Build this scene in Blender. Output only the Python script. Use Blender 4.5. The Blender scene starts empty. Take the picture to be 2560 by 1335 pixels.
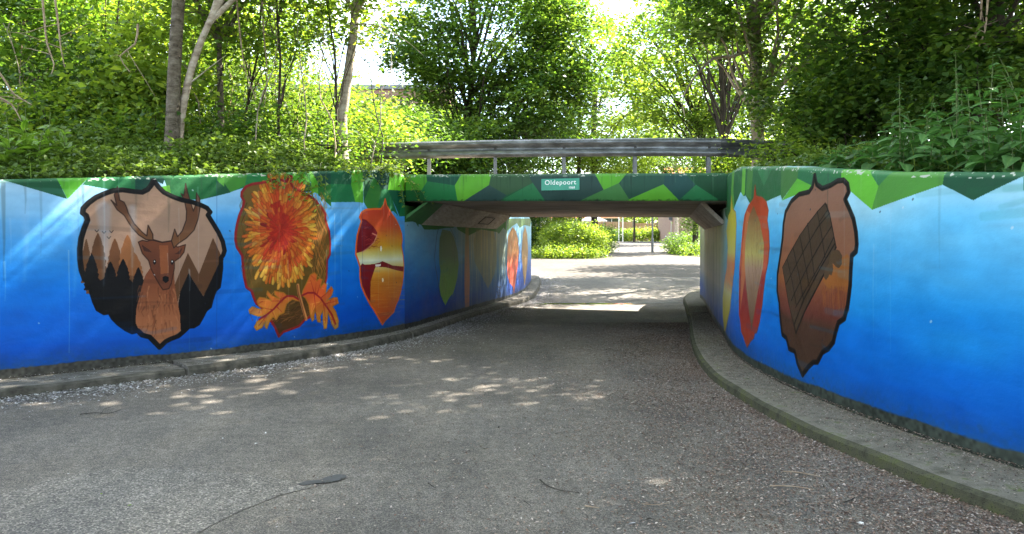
import bpy, math, random
import numpy as np
from mathutils import Vector
from mathutils.geometry import delaunay_2d_cdt
random.seed(7)
rng = np.random.default_rng(7)
R = math.radians
scene = bpy.context.scene
COL = scene.collection

# ------------------------------------------------------------ camera, sky, sun, exposure
EYE, FPX, CX, HY = 1.6, 1849.0, 1280.0, 602.0
cam_d = bpy.data.cameras.new("camera")
cam_d.sensor_width = 36.0
cam_d.lens = FPX / 2560 * 36
cam_d.shift_y = -(667.5 - HY) / 2560
cam_d.clip_start, cam_d.clip_end = 0.05, 2000
cam = bpy.data.objects.new("camera", cam_d)
cam.location = (0, 0, EYE)
cam.rotation_euler = (R(90), 0, 0)
COL.objects.link(cam)
scene.camera = cam

SUN_EL = R(47)
SUN_AZ = math.atan2(0.80, 0.60)            # from +Y towards +X
world = bpy.data.worlds.new("World")
scene.world = world
world.use_nodes = True
wn, wl = world.node_tree.nodes, world.node_tree.links
wn.clear()
w_out = wn.new("ShaderNodeOutputWorld")
w_bg = wn.new("ShaderNodeBackground")
w_sky = wn.new("ShaderNodeTexSky")
w_sky.sky_type = 'NISHITA'
w_sky.sun_disc = False
w_sky.sun_elevation = SUN_EL
w_sky.sun_rotation = SUN_AZ
w_sky.air_density = 1.0
w_sky.dust_density = 1.5
w_tc = wn.new("ShaderNodeTexCoord")
w_no = wn.new("ShaderNodeTexNoise"); w_no.inputs['Scale'].default_value = 2.2; w_no.inputs['Detail'].default_value = 6
w_rp = wn.new("ShaderNodeValToRGB")
w_rp.color_ramp.elements[0].position = 0.46; w_rp.color_ramp.elements[1].position = 0.62
w_mx = wn.new("ShaderNodeMix"); w_mx.data_type = 'RGBA'
w_mx.inputs['B'].default_value = (6.5, 6.8, 7.3, 1)
wl.new(w_tc.outputs['Generated'], w_no.inputs['Vector'])
wl.new(w_no.outputs['Fac'], w_rp.inputs['Fac'])
wl.new(w_rp.outputs['Color'], w_mx.inputs['Factor'])
wl.new(w_sky.outputs['Color'], w_mx.inputs['A'])
wl.new(w_mx.outputs['Result'], w_bg.inputs['Color'])
w_bg.inputs['Strength'].default_value = 0.105
wl.new(w_bg.outputs['Background'], w_out.inputs['Surface'])

sun_d = bpy.data.lights.new("sun", 'SUN')
sun_d.energy = 5.0
sun_d.angle = R(0.53)
sun_d.color = (1.0, 0.93, 0.82)
sun = bpy.data.objects.new("sun", sun_d)
sd = Vector((math.sin(SUN_AZ) * math.cos(SUN_EL), math.cos(SUN_AZ) * math.cos(SUN_EL), math.sin(SUN_EL)))
sun.rotation_euler = sd.to_track_quat('Z', 'Y').to_euler()
COL.objects.link(sun)

scene.view_settings.view_transform = 'Standard'
scene.view_settings.look = 'None'
scene.view_settings.gamma = 1
scene.view_settings.use_curve_mapping = False
scene.view_settings.exposure = 3.05
scene.cycles.max_bounces = 8
scene.cycles.diffuse_bounces = 4
scene.cycles.transmission_bounces = 4
scene.cycles.glossy_bounces = 3
scene.cycles.sample_clamp_indirect = 6
scene.cycles.use_denoising = True

# ------------------------------------------------------------ object helpers
def tag(o, label=None, cat=None, group=None, kind=None):
    if label: o['label'] = label
    if cat: o['category'] = cat
    if group: o['group'] = group
    if kind: o['kind'] = kind
    return o

def empty(name, loc=(0, 0, 0), rz=0.0):
    o = bpy.data.objects.new(name, None)
    o.location = loc
    o.rotation_euler = (0, 0, rz)
    o.empty_display_size = 0.1
    COL.objects.link(o)
    return o

def adopt(o, parent):
    """parent keeping world placement; parents here are unrotated empties/meshes"""
    if parent is not None:
        o.parent = parent
        loc = Vector((0, 0, 0))
        p = parent
        while p is not None:
            loc += Vector(p.location)
            p = p.parent
        o.location = Vector(o.location) - loc
    return o

class MB:
    """collects vertices and faces for one mesh"""
    def __init__(s):
        s.v, s.f, s.n = [], [], 0
        s.tint, s.uv = [], None
    def add(s, verts, faces, tint=0.5):
        verts = np.asarray(verts, float)
        s.v.append(verts)
        b = s.n
        s.f.extend([tuple(i + b for i in f) for f in faces])
        s.n += len(verts)
        s.tint.append(np.full(len(verts), tint) if np.isscalar(tint) else tint)
    def box(s, c, size, rz=0.0, tint=0.5):
        x, y, z = [q / 2 for q in size]
        p = np.array([(-x,-y,-z),(x,-y,-z),(x,y,-z),(-x,y,-z),(-x,-y,z),(x,-y,z),(x,y,z),(-x,y,z)])
        if rz:
            ca, sa = math.cos(rz), math.sin(rz)
            p = p @ np.array([[ca, sa, 0], [-sa, ca, 0], [0, 0, 1]])
        s.add(p + np.array(c), [(0,3,2,1),(4,5,6,7),(0,1,5,4),(1,2,6,5),(2,3,7,6),(3,0,4,7)], tint)
    def tube(s, pts, rad, sides=6, tint=0.5, cap=True):
        pts = np.asarray(pts, float)
        n = len(pts)
        rad = np.broadcast_to(np.asarray(rad, float), (n,))
        t = np.gradient(pts, axis=0)
        t /= np.linalg.norm(t, axis=1)[:, None] + 1e-9
        ref = np.array([0.31, 0.95, 0.05]) if abs(t[0][2]) > 0.7 else np.array([0, 0, 1.0])
        a = np.cross(t, ref); a /= np.linalg.norm(a, axis=1)[:, None] + 1e-9
        b = np.cross(t, a)
        an = np.arange(sides) * 2 * math.pi / sides
        ring = (a[:, None, :] * np.cos(an)[None, :, None] + b[:, None, :] * np.sin(an)[None, :, None]) * rad[:, None, None] + pts[:, None, :]
        f = []
        for i in range(n - 1):
            for j in range(sides):
                k = (j + 1) % sides
                f.append((i*sides+j, i*sides+k, (i+1)*sides+k, (i+1)*sides+j))
        if cap:
            f.append(tuple(range(sides))); f.append(tuple((n-1)*sides + j for j in reversed(range(sides))))
        s.add(ring.reshape(-1, 3), f, tint)
    def build(s, name, mat, parent=None, smooth=False, origin=None):
        v = np.concatenate(s.v) if s.v else np.zeros((0, 3))
        o0 = np.array(origin if origin is not None else (0, 0, 0), float)
        me = bpy.data.meshes.new(name)
        me.from_pydata((v - o0).tolist(), [], s.f)
        if smooth: me.polygons.foreach_set('use_smooth', np.ones(len(me.polygons), bool))
        at = me.attributes.new('tint', 'FLOAT', 'POINT')
        at.data.foreach_set('value', np.concatenate(s.tint).astype(np.float32))
        me.materials.append(mat)
        me.update()
        o = bpy.data.objects.new(name, me)
        o.location = o0
        COL.objects.link(o)
        return adopt(o, parent)

def fast_mesh(name, V, F, mat, parent=None, tint=None, origin=(0, 0, 0)):
    """V (n,3); F (m,k) of equal-size faces"""
    V = np.asarray(V, np.float32) - np.array(origin, np.float32)
    F = np.asarray(F, np.int32)
    me = bpy.data.meshes.new(name)
    me.vertices.add(len(V)); me.vertices.foreach_set('co', V.ravel())
    m, k = F.shape
    me.loops.add(m * k); me.loops.foreach_set('vertex_index', F.ravel())
    me.polygons.add(m)
    me.polygons.foreach_set('loop_start', np.arange(m, dtype=np.int32) * k)
    me.polygons.foreach_set('loop_total', np.full(m, k, np.int32))
    if tint is not None:
        at = me.attributes.new('tint', 'FLOAT', 'POINT')
        at.data.foreach_set('value', np.asarray(tint, np.float32))
    me.materials.append(mat)
    me.update(calc_edges=True)
    o = bpy.data.objects.new(name, me)
    o.location = origin
    COL.objects.link(o)
    return adopt(o, parent)

# ------------------------------------------------------------ materials
def srgb(r, g, b):
    out = []
    for c in (r, g, b):
        c /= 255
        out.append(c / 12.92 if c <= 0.04045 else ((c + 0.055) / 1.055) ** 2.4)
    return tuple(out) + (1.0,)

def new_mat(name):
    m = bpy.data.materials.new(name)
    m.use_nodes = True
    nt = m.node_tree
    nt.nodes.clear()
    out = nt.nodes.new("ShaderNodeOutputMaterial")
    return m, nt, nt.nodes, nt.links, out

def ramp(nodes, stops):
    r = nodes.new("ShaderNodeValToRGB")
    el = r.color_ramp.elements
    while len(el) < len(stops): el.new(0.5)
    for e, (p, c) in zip(el, stops):
        e.position = p
        e.color = c if len(c) == 4 else tuple(c) + (1,)
    return r

def noise(nodes, links, coord, scale, detail=4, rough=0.55, vscale=None):
    n = nodes.new("ShaderNodeTexNoise")
    n.inputs['Scale'].default_value = scale
    n.inputs['Detail'].default_value = detail
    n.inputs['Roughness'].default_value = rough
    if vscale:
        mp = nodes.new("ShaderNodeMapping")
        mp.inputs['Scale'].default_value = vscale
        links.new(coord, mp.inputs['Vector'])
        links.new(mp.outputs['Vector'], n.inputs['Vector'])
    else:
        links.new(coord, n.inputs['Vector'])
    return n

def mixc(nodes, links, a, b, fac, blend='MIX'):
    m = nodes.new("ShaderNodeMix"); m.data_type = 'RGBA'; m.blend_type = blend
    for sock, val in ((m.inputs['A'], a), (m.inputs['B'], b), (m.inputs['Factor'], fac)):
        if hasattr(val, 'links') or isinstance(val, bpy.types.NodeSocket): links.new(val, sock)
        else: sock.default_value = val
    return m.outputs['Result']

def rough_mat(name, stops, scale, rough=0.85, bump=0.3, bscale=60, vscale=None, detail=6, metallic=0.0, speck=None, spec=0.3, bdist=0.01):
    """noise-coloured surface with fine relief; speck=(scale, colour, threshold)"""
    m, nt, N, L, out = new_mat(name)
    tc = N.new("ShaderNodeTexCoord").outputs['Object']
    n1 = noise(N, L, tc, scale, detail, 0.6, vscale)
    rp = ramp(N, stops)
    L.new(n1.outputs['Fac'], rp.inputs['Fac'])
    col = rp.outputs['Color']
    if speck:
        for (ss, sc, th) in speck:
            n2 = noise(N, L, tc, ss, 2, 0.5)
            r2 = ramp(N, [(th, (0, 0, 0)), (min(th + 0.07, 1), (1, 1, 1))])
            L.new(n2.outputs['Fac'], r2.inputs['Fac'])
            col = mixc(N, L, col, sc, r2.outputs['Color'])
    p = N.new("ShaderNodeBsdfPrincipled")
    L.new(col, p.inputs['Base Color'])
    p.inputs['Roughness'].default_value = rough
    p.inputs['Metallic'].default_value = metallic
    p.inputs['Specular IOR Level'].default_value = spec
    nb = noise(N, L, tc, bscale, 5, 0.6, vscale)
    b = N.new("ShaderNodeBump"); b.inputs['Strength'].default_value = bump; b.inputs['Distance'].default_value = bdist
    L.new(nb.outputs['Fac'], b.inputs['Height'])
    L.new(b.outputs['Normal'], p.inputs['Normal'])
    L.new(p.outputs['BSDF'], out.inputs['Surface'])
    return m

def leaf_mat(name, stops, trans=(1.5, 1.6, 0.9), tf=0.42, rough=0.5):
    m, nt, N, L, out = new_mat(name)
    at = N.new("ShaderNodeAttribute"); at.attribute_name = 'tint'
    rp = ramp(N, stops)
    L.new(at.outputs['Fac'], rp.inputs['Fac'])
    p = N.new("ShaderNodeBsdfPrincipled")
    p.inputs['Roughness'].default_value = rough
    p.inputs['Specular IOR Level'].default_value = 0.35
    L.new(rp.outputs['Color'], p.inputs['Base Color'])
    tr = N.new("ShaderNodeBsdfTranslucent")
    tcx = mixc(N, L, rp.outputs['Color'], tuple(trans) + (1,), 1.0, 'MULTIPLY')
    L.new(tcx, tr.inputs['Color'])
    ms = N.new("ShaderNodeMixShader"); ms.inputs['Fac'].default_value = tf
    L.new(p.outputs['BSDF'], ms.inputs[1]); L.new(tr.outputs['BSDF'], ms.inputs[2])
    L.new(ms.outputs['Shader'], out.inputs['Surface'])
    return m

M = {}
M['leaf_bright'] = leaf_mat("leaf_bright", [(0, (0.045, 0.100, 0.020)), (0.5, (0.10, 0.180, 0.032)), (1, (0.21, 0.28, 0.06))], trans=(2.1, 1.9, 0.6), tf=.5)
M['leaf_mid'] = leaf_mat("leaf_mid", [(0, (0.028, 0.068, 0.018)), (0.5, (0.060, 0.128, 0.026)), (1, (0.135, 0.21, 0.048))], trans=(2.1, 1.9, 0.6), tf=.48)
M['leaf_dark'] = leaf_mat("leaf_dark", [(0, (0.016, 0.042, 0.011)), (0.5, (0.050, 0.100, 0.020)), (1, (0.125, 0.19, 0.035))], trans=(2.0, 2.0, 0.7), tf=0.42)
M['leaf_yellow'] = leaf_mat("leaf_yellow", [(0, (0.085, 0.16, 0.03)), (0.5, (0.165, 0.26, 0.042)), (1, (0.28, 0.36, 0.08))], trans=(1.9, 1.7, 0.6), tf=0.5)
M['nettle'] = leaf_mat("nettle_leaf", [(0, (0.026, 0.075, 0.024)), (0.5, (0.048, 0.122, 0.034)), (1, (0.085, 0.18, 0.045))], trans=(1.3, 1.6, 0.8), tf=0.3, rough=0.55)
M['ivy'] = leaf_mat("ivy_leaf", [(0, (0.030, 0.065, 0.016)), (0.5, (0.085, 0.145, 0.028)), (1, (0.18, 0.25, 0.05))], trans=(1.6, 1.6, 0.7), tf=0.35, rough=0.5)
M['stem'] = rough_mat("green_stem", [(0.3, (0.07, 0.11, 0.03)), (0.7, (0.12, 0.15, 0.05))], 8, 0.6, 0.1)
M['bark_grey'] = rough_mat("bark_grey", [(0.30, (0.035, 0.028, 0.020)), (0.45, (0.105, 0.085, 0.062)), (0.62, (0.165, 0.14, 0.108)), (0.75, (0.24, 0.21, 0.17))], 7, 0.9, 1.0, 26, (1, 1, 2.4), bdist=0.03)
M['bark_pale'] = rough_mat("bark_pale", [(0.3, (0.15, 0.11, 0.08)), (0.5, (0.32, 0.27, 0.21)), (0.7, (0.46, 0.41, 0.34))], 6, 0.85, 0.7, 22, (1, 1, 2.2), bdist=0.015)
M['bark_mid'] = rough_mat("bark_mid", [(0.3, (0.08, 0.062, 0.042)), (0.5, (0.20, 0.165, 0.12)), (0.7, (0.34, 0.31, 0.25))], 5, 0.9, 0.9, 24, (1, 1, .5), bdist=0.02)
M['bark_dark'] = rough_mat("bark_dark", [(0.3, (0.018, 0.014, 0.010)), (0.7, (0.06, 0.047, 0.034))], 7, 0.95, 0.9, 30, (1, 1, 0.3), bdist=0.02)
M['twig'] = rough_mat("dry_twig", [(0.3, (0.16, 0.11, 0.07)), (0.7, (0.36, 0.28, 0.20))], 9, 0.9, 0.3)
M['twig_dark'] = rough_mat("dark_twig", [(0.3, (0.02, 0.017, 0.013)), (0.7, (0.05, 0.042, 0.033))], 9, 0.9, 0.3)
M['soil'] = rough_mat("soil_and_litter", [(0.3, (0.030, 0.024, 0.014)), (0.5, (0.07, 0.06, 0.03)), (0.7, (0.06, 0.09, 0.025))], 3, 0.95, 0.8, 40)
M['deck_side'] = rough_mat("bridge_concrete", [(0.3, (0.18, 0.17, 0.15)), (0.7, (0.32, 0.30, 0.27))], 4, 0.9, 0.4)
M['kerb_grey'] = rough_mat("kerb_concrete", [(0.30, (0.065, 0.060, 0.048)), (0.5, (0.14, 0.13, 0.108)), (0.68, (0.215, 0.20, 0.17))], 9, 0.95, 0.9, 90,
    speck=[(120, (0.30, 0.28, 0.25, 1), 0.62), (95, (0.03, 0.028, 0.022, 1), 0.66)])
M['kerb_moss'] = rough_mat("kerb_mossy", [(0.28, (0.065, 0.062, 0.036)), (0.44, (0.135, 0.122, 0.090)), (0.57, (0.185, 0.168, 0.130)), (0.66, (0.125, 0.13, 0.065)), (0.74, (0.10, 0.125, 0.03))], 8.0, 0.95, 0.9, 90,
    speck=[(110, (0.28, 0.26, 0.22, 1), 0.63), (90, (0.035, 0.032, 0.022, 1), 0.63)])
M['kerb_face_moss_shade'] = rough_mat("kerb_face_moss_shade", [(0.34, (0.040, 0.039, 0.022)), (0.5, (0.070, 0.068, 0.040)), (0.62, (0.075, 0.080, 0.030)), (0.74, (0.10, 0.125, 0.025))], 8, 1.0, 1.0, 110, speck=[(100, (0.02, 0.018, 0.012, 1), .6)])  # moss, plus darkening painted in for weak top-to-face shade contrast
M['kerb_shade'] = rough_mat("kerb_shade_face", [(0.34, (0.04, 0.036, 0.028)), (0.5, (0.075, 0.07, 0.055)), (0.68, (0.12, 0.11, 0.09))], 8, 1.0, 1.0, 110)  # darker copy of the concrete, shade painted onto the front face
M['steel'] = rough_mat("galvanised_steel", [(0.28, (0.055, 0.055, 0.055)), (0.5, (0.13, 0.135, 0.14)), (0.72, (0.25, 0.26, 0.275))], 3.5, 0.40, 0.12, 30, (1, 1, 3), metallic=0.6, spec=0.5)
M['steel_dull'] = rough_mat("dull_steel", [(0.3, (0.12, 0.125, 0.13)), (0.7, (0.24, 0.245, 0.25))], 6, 0.6, 0.15, 40, metallic=0.4)
M['bolt'] = rough_mat("dark_bolt", [(0.3, (0.02, 0.02, 0.02)), (0.7, (0.06, 0.055, 0.05))], 20, 0.7, 0.1)
M['white_paint'] = rough_mat("white_lacquer", [(0.3, (0.6, 0.6, 0.58)), (0.7, (0.74, 0.74, 0.72))], 9, 0.5, 0.05)
M['sign_green'] = rough_mat("sign_green", [(0.3, (0.0, 0.20, 0.115)), (0.7, (0.005, 0.26, 0.155))], 5, 0.3, 0.02, spec=0.5)
M['sign_white'] = rough_mat("sign_white", [(0.3, (0.62, 0.68, 0.64)), (0.7, (0.78, 0.8, 0.76))], 30, 0.4, 0.02)
M['brick'] = rough_mat("far_brick", [(0.3, (0.20, 0.11, 0.085)), (0.7, (0.31, 0.19, 0.15))], 6, 0.9, 0.3, vscale=(1, 1, 5))
M['brick_pale'] = rough_mat("pale_brick", [(0.3, (0.22, 0.15, 0.11)), (0.7, (0.32, 0.23, 0.18))], 6, 0.9, 0.2, vscale=(1, 1, 4))
M['plaster'] = rough_mat("cream_plaster", [(0.3, (0.60, 0.54, 0.44)), (0.7, (0.72, 0.66, 0.55))], 3, 0.9, 0.1)
M['roof_orange'] = rough_mat("orange_tiles", [(0.3, (0.40, 0.12, 0.05)), (0.7, (0.55, 0.19, 0.08))], 6, 0.85, 0.4, vscale=(3, 1, 1))
M['glass'] = rough_mat("dark_glass", [(0.3, (0.02, 0.025, 0.03)), (0.7, (0.05, 0.06, 0.07))], 2, 0.08, 0.0, spec=0.8)
M['wood_fence'] = rough_mat("fence_wood", [(0.25, (0.20, 0.12, 0.06)), (0.5, (0.34, 0.22, 0.12)), (0.75, (0.46, 0.33, 0.20))], 2.2, 0.85, 0.3, 30, (6, 6, 0.5))
M['tent'] = rough_mat("white_canvas", [(0.3, (0.65, 0.66, 0.70)), (0.7, (0.75, 0.76, 0.8))], 3, 0.7, 0.1)
M['road_sign_blue'] = rough_mat("sign_back", [(0.3, (0.10, 0.12, 0.15)), (0.7, (0.16, 0.18, 0.21))], 6, 0.5, 0.05)
M['litter_brown'] = leaf_mat("litter_brown", [(0, (0.022, 0.012, 0.008)), (0.35, (0.075, 0.044, 0.032)), (0.6, (0.18, 0.115, 0.082)), (0.8, (0.32, 0.235, 0.18)), (1, (0.50, 0.43, 0.37))], trans=(1, 1, 1), tf=0.1, rough=0.8)
M['litter_white'] = leaf_mat("litter_white", [(0, (0.14, 0.12, 0.10)), (0.45, (0.30, 0.28, 0.26)), (1, (0.62, 0.61, 0.62))], trans=(1, 1, 1), tf=0.15, rough=0.8)
M['bud_white'] = leaf_mat("dry_petal", [(0, (0.5, 0.48, 0.44)), (1, (0.7, 0.69, 0.66))], trans=(1, 1, 1), tf=0.1, rough=0.8)

def asphalt(name, base, coarse, fine_scale):
    m, nt, N, L, out = new_mat(name)
    tc = N.new("ShaderNodeTexCoord").outputs['Object']
    big = noise(N, L, tc, 0.55, 5, 0.6)
    rb = ramp(N, [(0.32, tuple(c * 0.66 for c in base)), (0.47, tuple(c * .9 for c in base)), (0.53, base), (0.70, tuple(c * 1.28 for c in base))])
    L.new(big.outputs['Fac'], rb.inputs['Fac'])
    vo = N.new("ShaderNodeTexVoronoi"); vo.inputs['Scale'].default_value = fine_scale
    L.new(tc, vo.inputs['Vector'])
    sep = N.new("ShaderNodeSeparateColor"); L.new(vo.outputs['Color'], sep.inputs['Color'])
    rv = ramp(N, [(0.0, (0.35, 0.34, 0.33)), (0.5, (0.9, 0.88, 0.86)), (0.82, (1.25, 1.22, 1.18)), (0.95, (coarse, coarse * 0.96, coarse * 0.9))])
    L.new(sep.outputs['Red'], rv.inputs['Fac'])
    col = mixc(N, L, rb.outputs['Color'], rv.outputs['Color'], 1.0, 'MULTIPLY')
    mid = noise(N, L, tc, 9, 6, 0.7)
    rm = ramp(N, [(0.35, (0.78, 0.77, 0.75)), (0.65, (1.18, 1.17, 1.15))])
    L.new(mid.outputs['Fac'], rm.inputs['Fac'])
    col = mixc(N, L, col, rm.outputs['Color'], 1.0, 'MULTIPLY')
    # long worn streaks in the riding direction
    st = noise(N, L, tc, 1.6, 4, 0.6, (1.0, 0.22, 1))
    rs = ramp(N, [(0.35, (0.85, 0.86, 0.88)), (0.65, (1.12, 1.1, 1.07))])
    L.new(st.outputs['Fac'], rs.inputs['Fac'])
    col = mixc(N, L, col, rs.outputs['Color'], 1.0, 'MULTIPLY')
    p = N.new("ShaderNodeBsdfPrincipled")
    L.new(col, p.inputs['Base Color'])
    p.inputs['Roughness'].default_value = 0.82
    p.inputs['Specular IOR Level'].default_value = 0.35
    b = N.new("ShaderNodeBump"); b.inputs['Strength'].default_value = 0.7; b.inputs['Distance'].default_value = 0.006
    L.new(vo.outputs['Distance'], b.inputs['Height'])
    L.new(b.outputs['Normal'], p.inputs['Normal'])
    L.new(p.outputs['BSDF'], out.inputs['Surface'])
    return m
M['asphalt'] = asphalt("worn_asphalt", (0.155, 0.143, 0.127), 1.9, 165)
M['asphalt_coarse'] = asphalt("coarse_asphalt", (0.156, 0.146, 0.132), 2.2, 115)
M['asphalt_light'] = asphalt("sandy_asphalt", (0.074, 0.065, 0.056), 2.2, 90)
M['tar'] = rough_mat("smooth_tar", [(0.3, (0.05, 0.05, 0.052)), (0.7, (0.075, 0.075, 0.077))], 3, 0.45, 0.05)

def board_concrete(name, stops, axis_scale):
    m, nt, N, L, out = new_mat(name)
    tc = N.new("ShaderNodeTexCoord").outputs['Object']
    n1 = noise(N, L, tc, 5, 8, 0.65, axis_scale)
    rp = ramp(N, stops)
    L.new(n1.outputs['Fac'], rp.inputs['Fac'])
    n2 = noise(N, L, tc, 1.1, 5, 0.6)
    r2 = ramp(N, [(0.3, (0.6, 0.58, 0.55)), (0.7, (1.15, 1.12, 1.08))]); L.new(n2.outputs['Fac'], r2.inputs['Fac'])
    col = mixc(N, L, rp.outputs['Color'], r2.outputs['Color'], 1.0, 'MULTIPLY')
    p = N.new("ShaderNodeBsdfPrincipled"); p.inputs['Roughness'].default_value = 0.85
    L.new(col, p.inputs['Base Color'])
    b = N.new("ShaderNodeBump"); b.inputs['Strength'].default_value = 0.5; b.inputs['Distance'].default_value = 0.008
    L.new(n1.outputs['Fac'], b.inputs['Height']); L.new(b.outputs['Normal'], p.inputs['Normal'])
    L.new(p.outputs['BSDF'], out.inputs['Surface'])
    return m
M['soffit'] = board_concrete("board_marked_concrete", [(0.3, (0.26, 0.20, 0.15)), (0.5, (0.42, 0.34, 0.265)), (0.7, (0.52, 0.45, 0.36))], (0.35, 5, 1))
M['panel_conc'] = board_concrete("weathered_panel", [(0.3, (0.26, 0.22, 0.175)), (0.5, (0.40, 0.35, 0.285)), (0.7, (0.50, 0.45, 0.38))], (4, 0.4, 4))

# ------------------------------------------------------------ plan of the place (metres; camera at the origin looking along +Y)
def spline(pts, step=0.06):
    p = np.array(pts, float)
    q = np.vstack([2 * p[0] - p[1], p, 2 * p[-1] - p[-2]])
    out = []
    for i in range(1, len(q) - 2):
        a, b, c, d = q[i-1], q[i], q[i+1], q[i+2]
        n = max(2, int(np.linalg.norm(c - b) / step))
        t = np.linspace(0, 1, n, endpoint=False)[:, None]
        out.append(0.5 * ((2*b) + (-a + c)*t + (2*a - 5*b + 4*c - d)*t*t + (-a + 3*b - 3*c + d)*t**3))
    out.append(p[-1:])
    return np.concatenate(out)

GZ = np.array([(-100, 0), (12, 0), (20.3, -.1), (21.5, -.1), (26, .1), (38, .6), (50, .85), (62, 1.25), (74, 1.52), (900, 1.56)])
def gz(y): return np.interp(y, GZ[:, 0], GZ[:, 1])

L_NEAR = [(-12.5, 1.6), (-9.6, 4.3), (-7.5, 6.25), (-5.52, 7.98), (-4.40, 8.98), (-3.55, 9.76), (-2.72, 10.68), (-2.1, 11.6), (-1.80, 12.40)]
L_TUN = [(-1.80, 12.40), (-0.13, 20.3)]
L_FAR = [(-0.13, 20.3), (.14, 21.5), (.42, 23), (.61, 24.8), (.66, 26), (.52, 28), (-.1, 30.5), (-2, 33)]
R_ALL = [(8.4, -3.0), (6.5, -.5), (5.3, 1.3), (4.35, 2.8), (3.78, 3.8), (3.36, 4.82), (3.19, 5.41), (3.06, 5.96), (2.95, 6.6), (2.87, 7.3), (2.83, 8.0), (2.84, 8.7), (2.91, 9.5), (3.06, 10.4), (3.30, 11.5), (3.86, 14.2), (4.78, 18.3), (5.12, 19.9), (5.32, 20.9), (5.85, 22), (7.0, 23.6)]

class Wall:
    """a vertical wall over a plan line; knows how to place a photographed pixel on its face"""
    def __init__(s, plan, top, back):
        s.p = np.array(plan)
        seg = np.linalg.norm(np.diff(s.p, axis=0), axis=1)
        s.s = np.concatenate([[0], np.cumsum(seg)])
        s.L = s.s[-1]
        t = np.gradient(s.p, axis=0); t /= np.linalg.norm(t, axis=1)[:, None]
        s.nrm = np.stack([-t[:, 1], t[:, 0]], 1) * back      # points to the back (earth) side
        s.top = top(s.p)                                      # height of the crest at each sample
    def at(s, ss):
        return np.stack([np.interp(ss, s.s, s.p[:, 0]), np.interp(ss, s.s, s.p[:, 1])], -1)
    def nat(s, ss):
        return np.stack([np.interp(ss, s.s, s.nrm[:, 0]), np.interp(ss, s.s, s.nrm[:, 1])], -1)
    lim = None
    def st(s, px, py):
        k = (px - CX) / FPX
        g = s.p[:s.lim, 0] - k * s.p[:s.lim, 1]
        i = np.where((g[:-1] * g[1:] <= 0) & (s.p[:len(g) - 1, 1] > 1))[0]
        if len(i) == 0:
            j = int(np.argmin(np.abs(g) + 1e3 * (s.p[:len(g), 1] < 1)))
            ss, d = s.s[j], s.p[j, 1]
        else:
            i = i[np.argmin(s.p[i, 1])]
            u = g[i] / (g[i] - g[i+1] + 1e-12)
            ss = s.s[i] + u * (s.s[i+1] - s.s[i]); d = s.p[i, 1] + u * (s.p[i+1, 1] - s.p[i, 1])
        return ss, EYE + (HY - py) / FPX * d

def ltop(p): return np.interp(p[:, 1], [1.6, 7.98, 9.3, 10.6, 11.7, 12.3, 12.5], [1.85, 2.265, 2.43, 2.60, 2.73, 2.715, 2.70])
def rtop(p):
    z = np.interp(p[:, 1], [-3, 2.8, 4.82, 5.96, 6.6, 7.7, 9.47, 10.3, 10.93], [1.95, 1.98, 2.05, 2.16, 2.24, 2.38, 2.55, 2.56, 2.565])
    z = np.where(p[:, 1] > 10.95, 2.12, z)
    z = np.where(p[:, 1] > 18.6, np.interp(p[:, 1], [18.6, 20, 24], [2.5, 2.4, 2.0]), z)
    return z
W_L = Wall(spline(L_NEAR), ltop, 1)
W_T = Wall(spline(L_TUN), lambda p: np.full(len(p), 2.20), 1)
W_F = Wall(spline(L_FAR), lambda p: np.interp(p[:, 1], [20.3, 23, 25, 26, 30, 33], [2.6, 2.48, 2.36, 2.22, 1.8, 1.5]), 1)
W_F.lim = int(np.argmax(W_F.p[:, 0] / W_F.p[:, 1])) + 1
W_R = Wall(spline(R_ALL), rtop, -1)
# bridge front edge: plan line from left corner to the right wall
DK_L, DK_R = (-1.78, 12.35), (3.42, 10.86)
W_D = Wall(spline([DK_L, DK_R]), lambda p: np.interp(p[:, 0], [DK_L[0], DK_R[0]], [2.705, 2.60]), 1)

# ------------------------------------------------------------ wall paint: every picture is drawn stroke by stroke on a canvas in wall metres
PAINT = 0.74
def vnoise(h, w, cell, seed):
    g = np.random.default_rng(seed).random((h // cell[0] + 3, w // cell[1] + 3))
    yy = np.linspace(0, h / cell[0], h); xx = np.linspace(0, w / cell[1], w)
    y0 = yy.astype(int); x0 = xx.astype(int)
    fy = (yy - y0)[:, None]; fx = (xx - x0)[None]
    fy = fy * fy * (3 - 2 * fy); fx = fx * fx * (3 - 2 * fx)
    a = g[y0][:, x0]; b = g[y0][:, x0 + 1]; c = g[y0 + 1][:, x0]; d = g[y0 + 1][:, x0 + 1]
    return a*(1-fy)*(1-fx) + b*(1-fy)*fx + c*fy*(1-fx) + d*fy*fx

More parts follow.
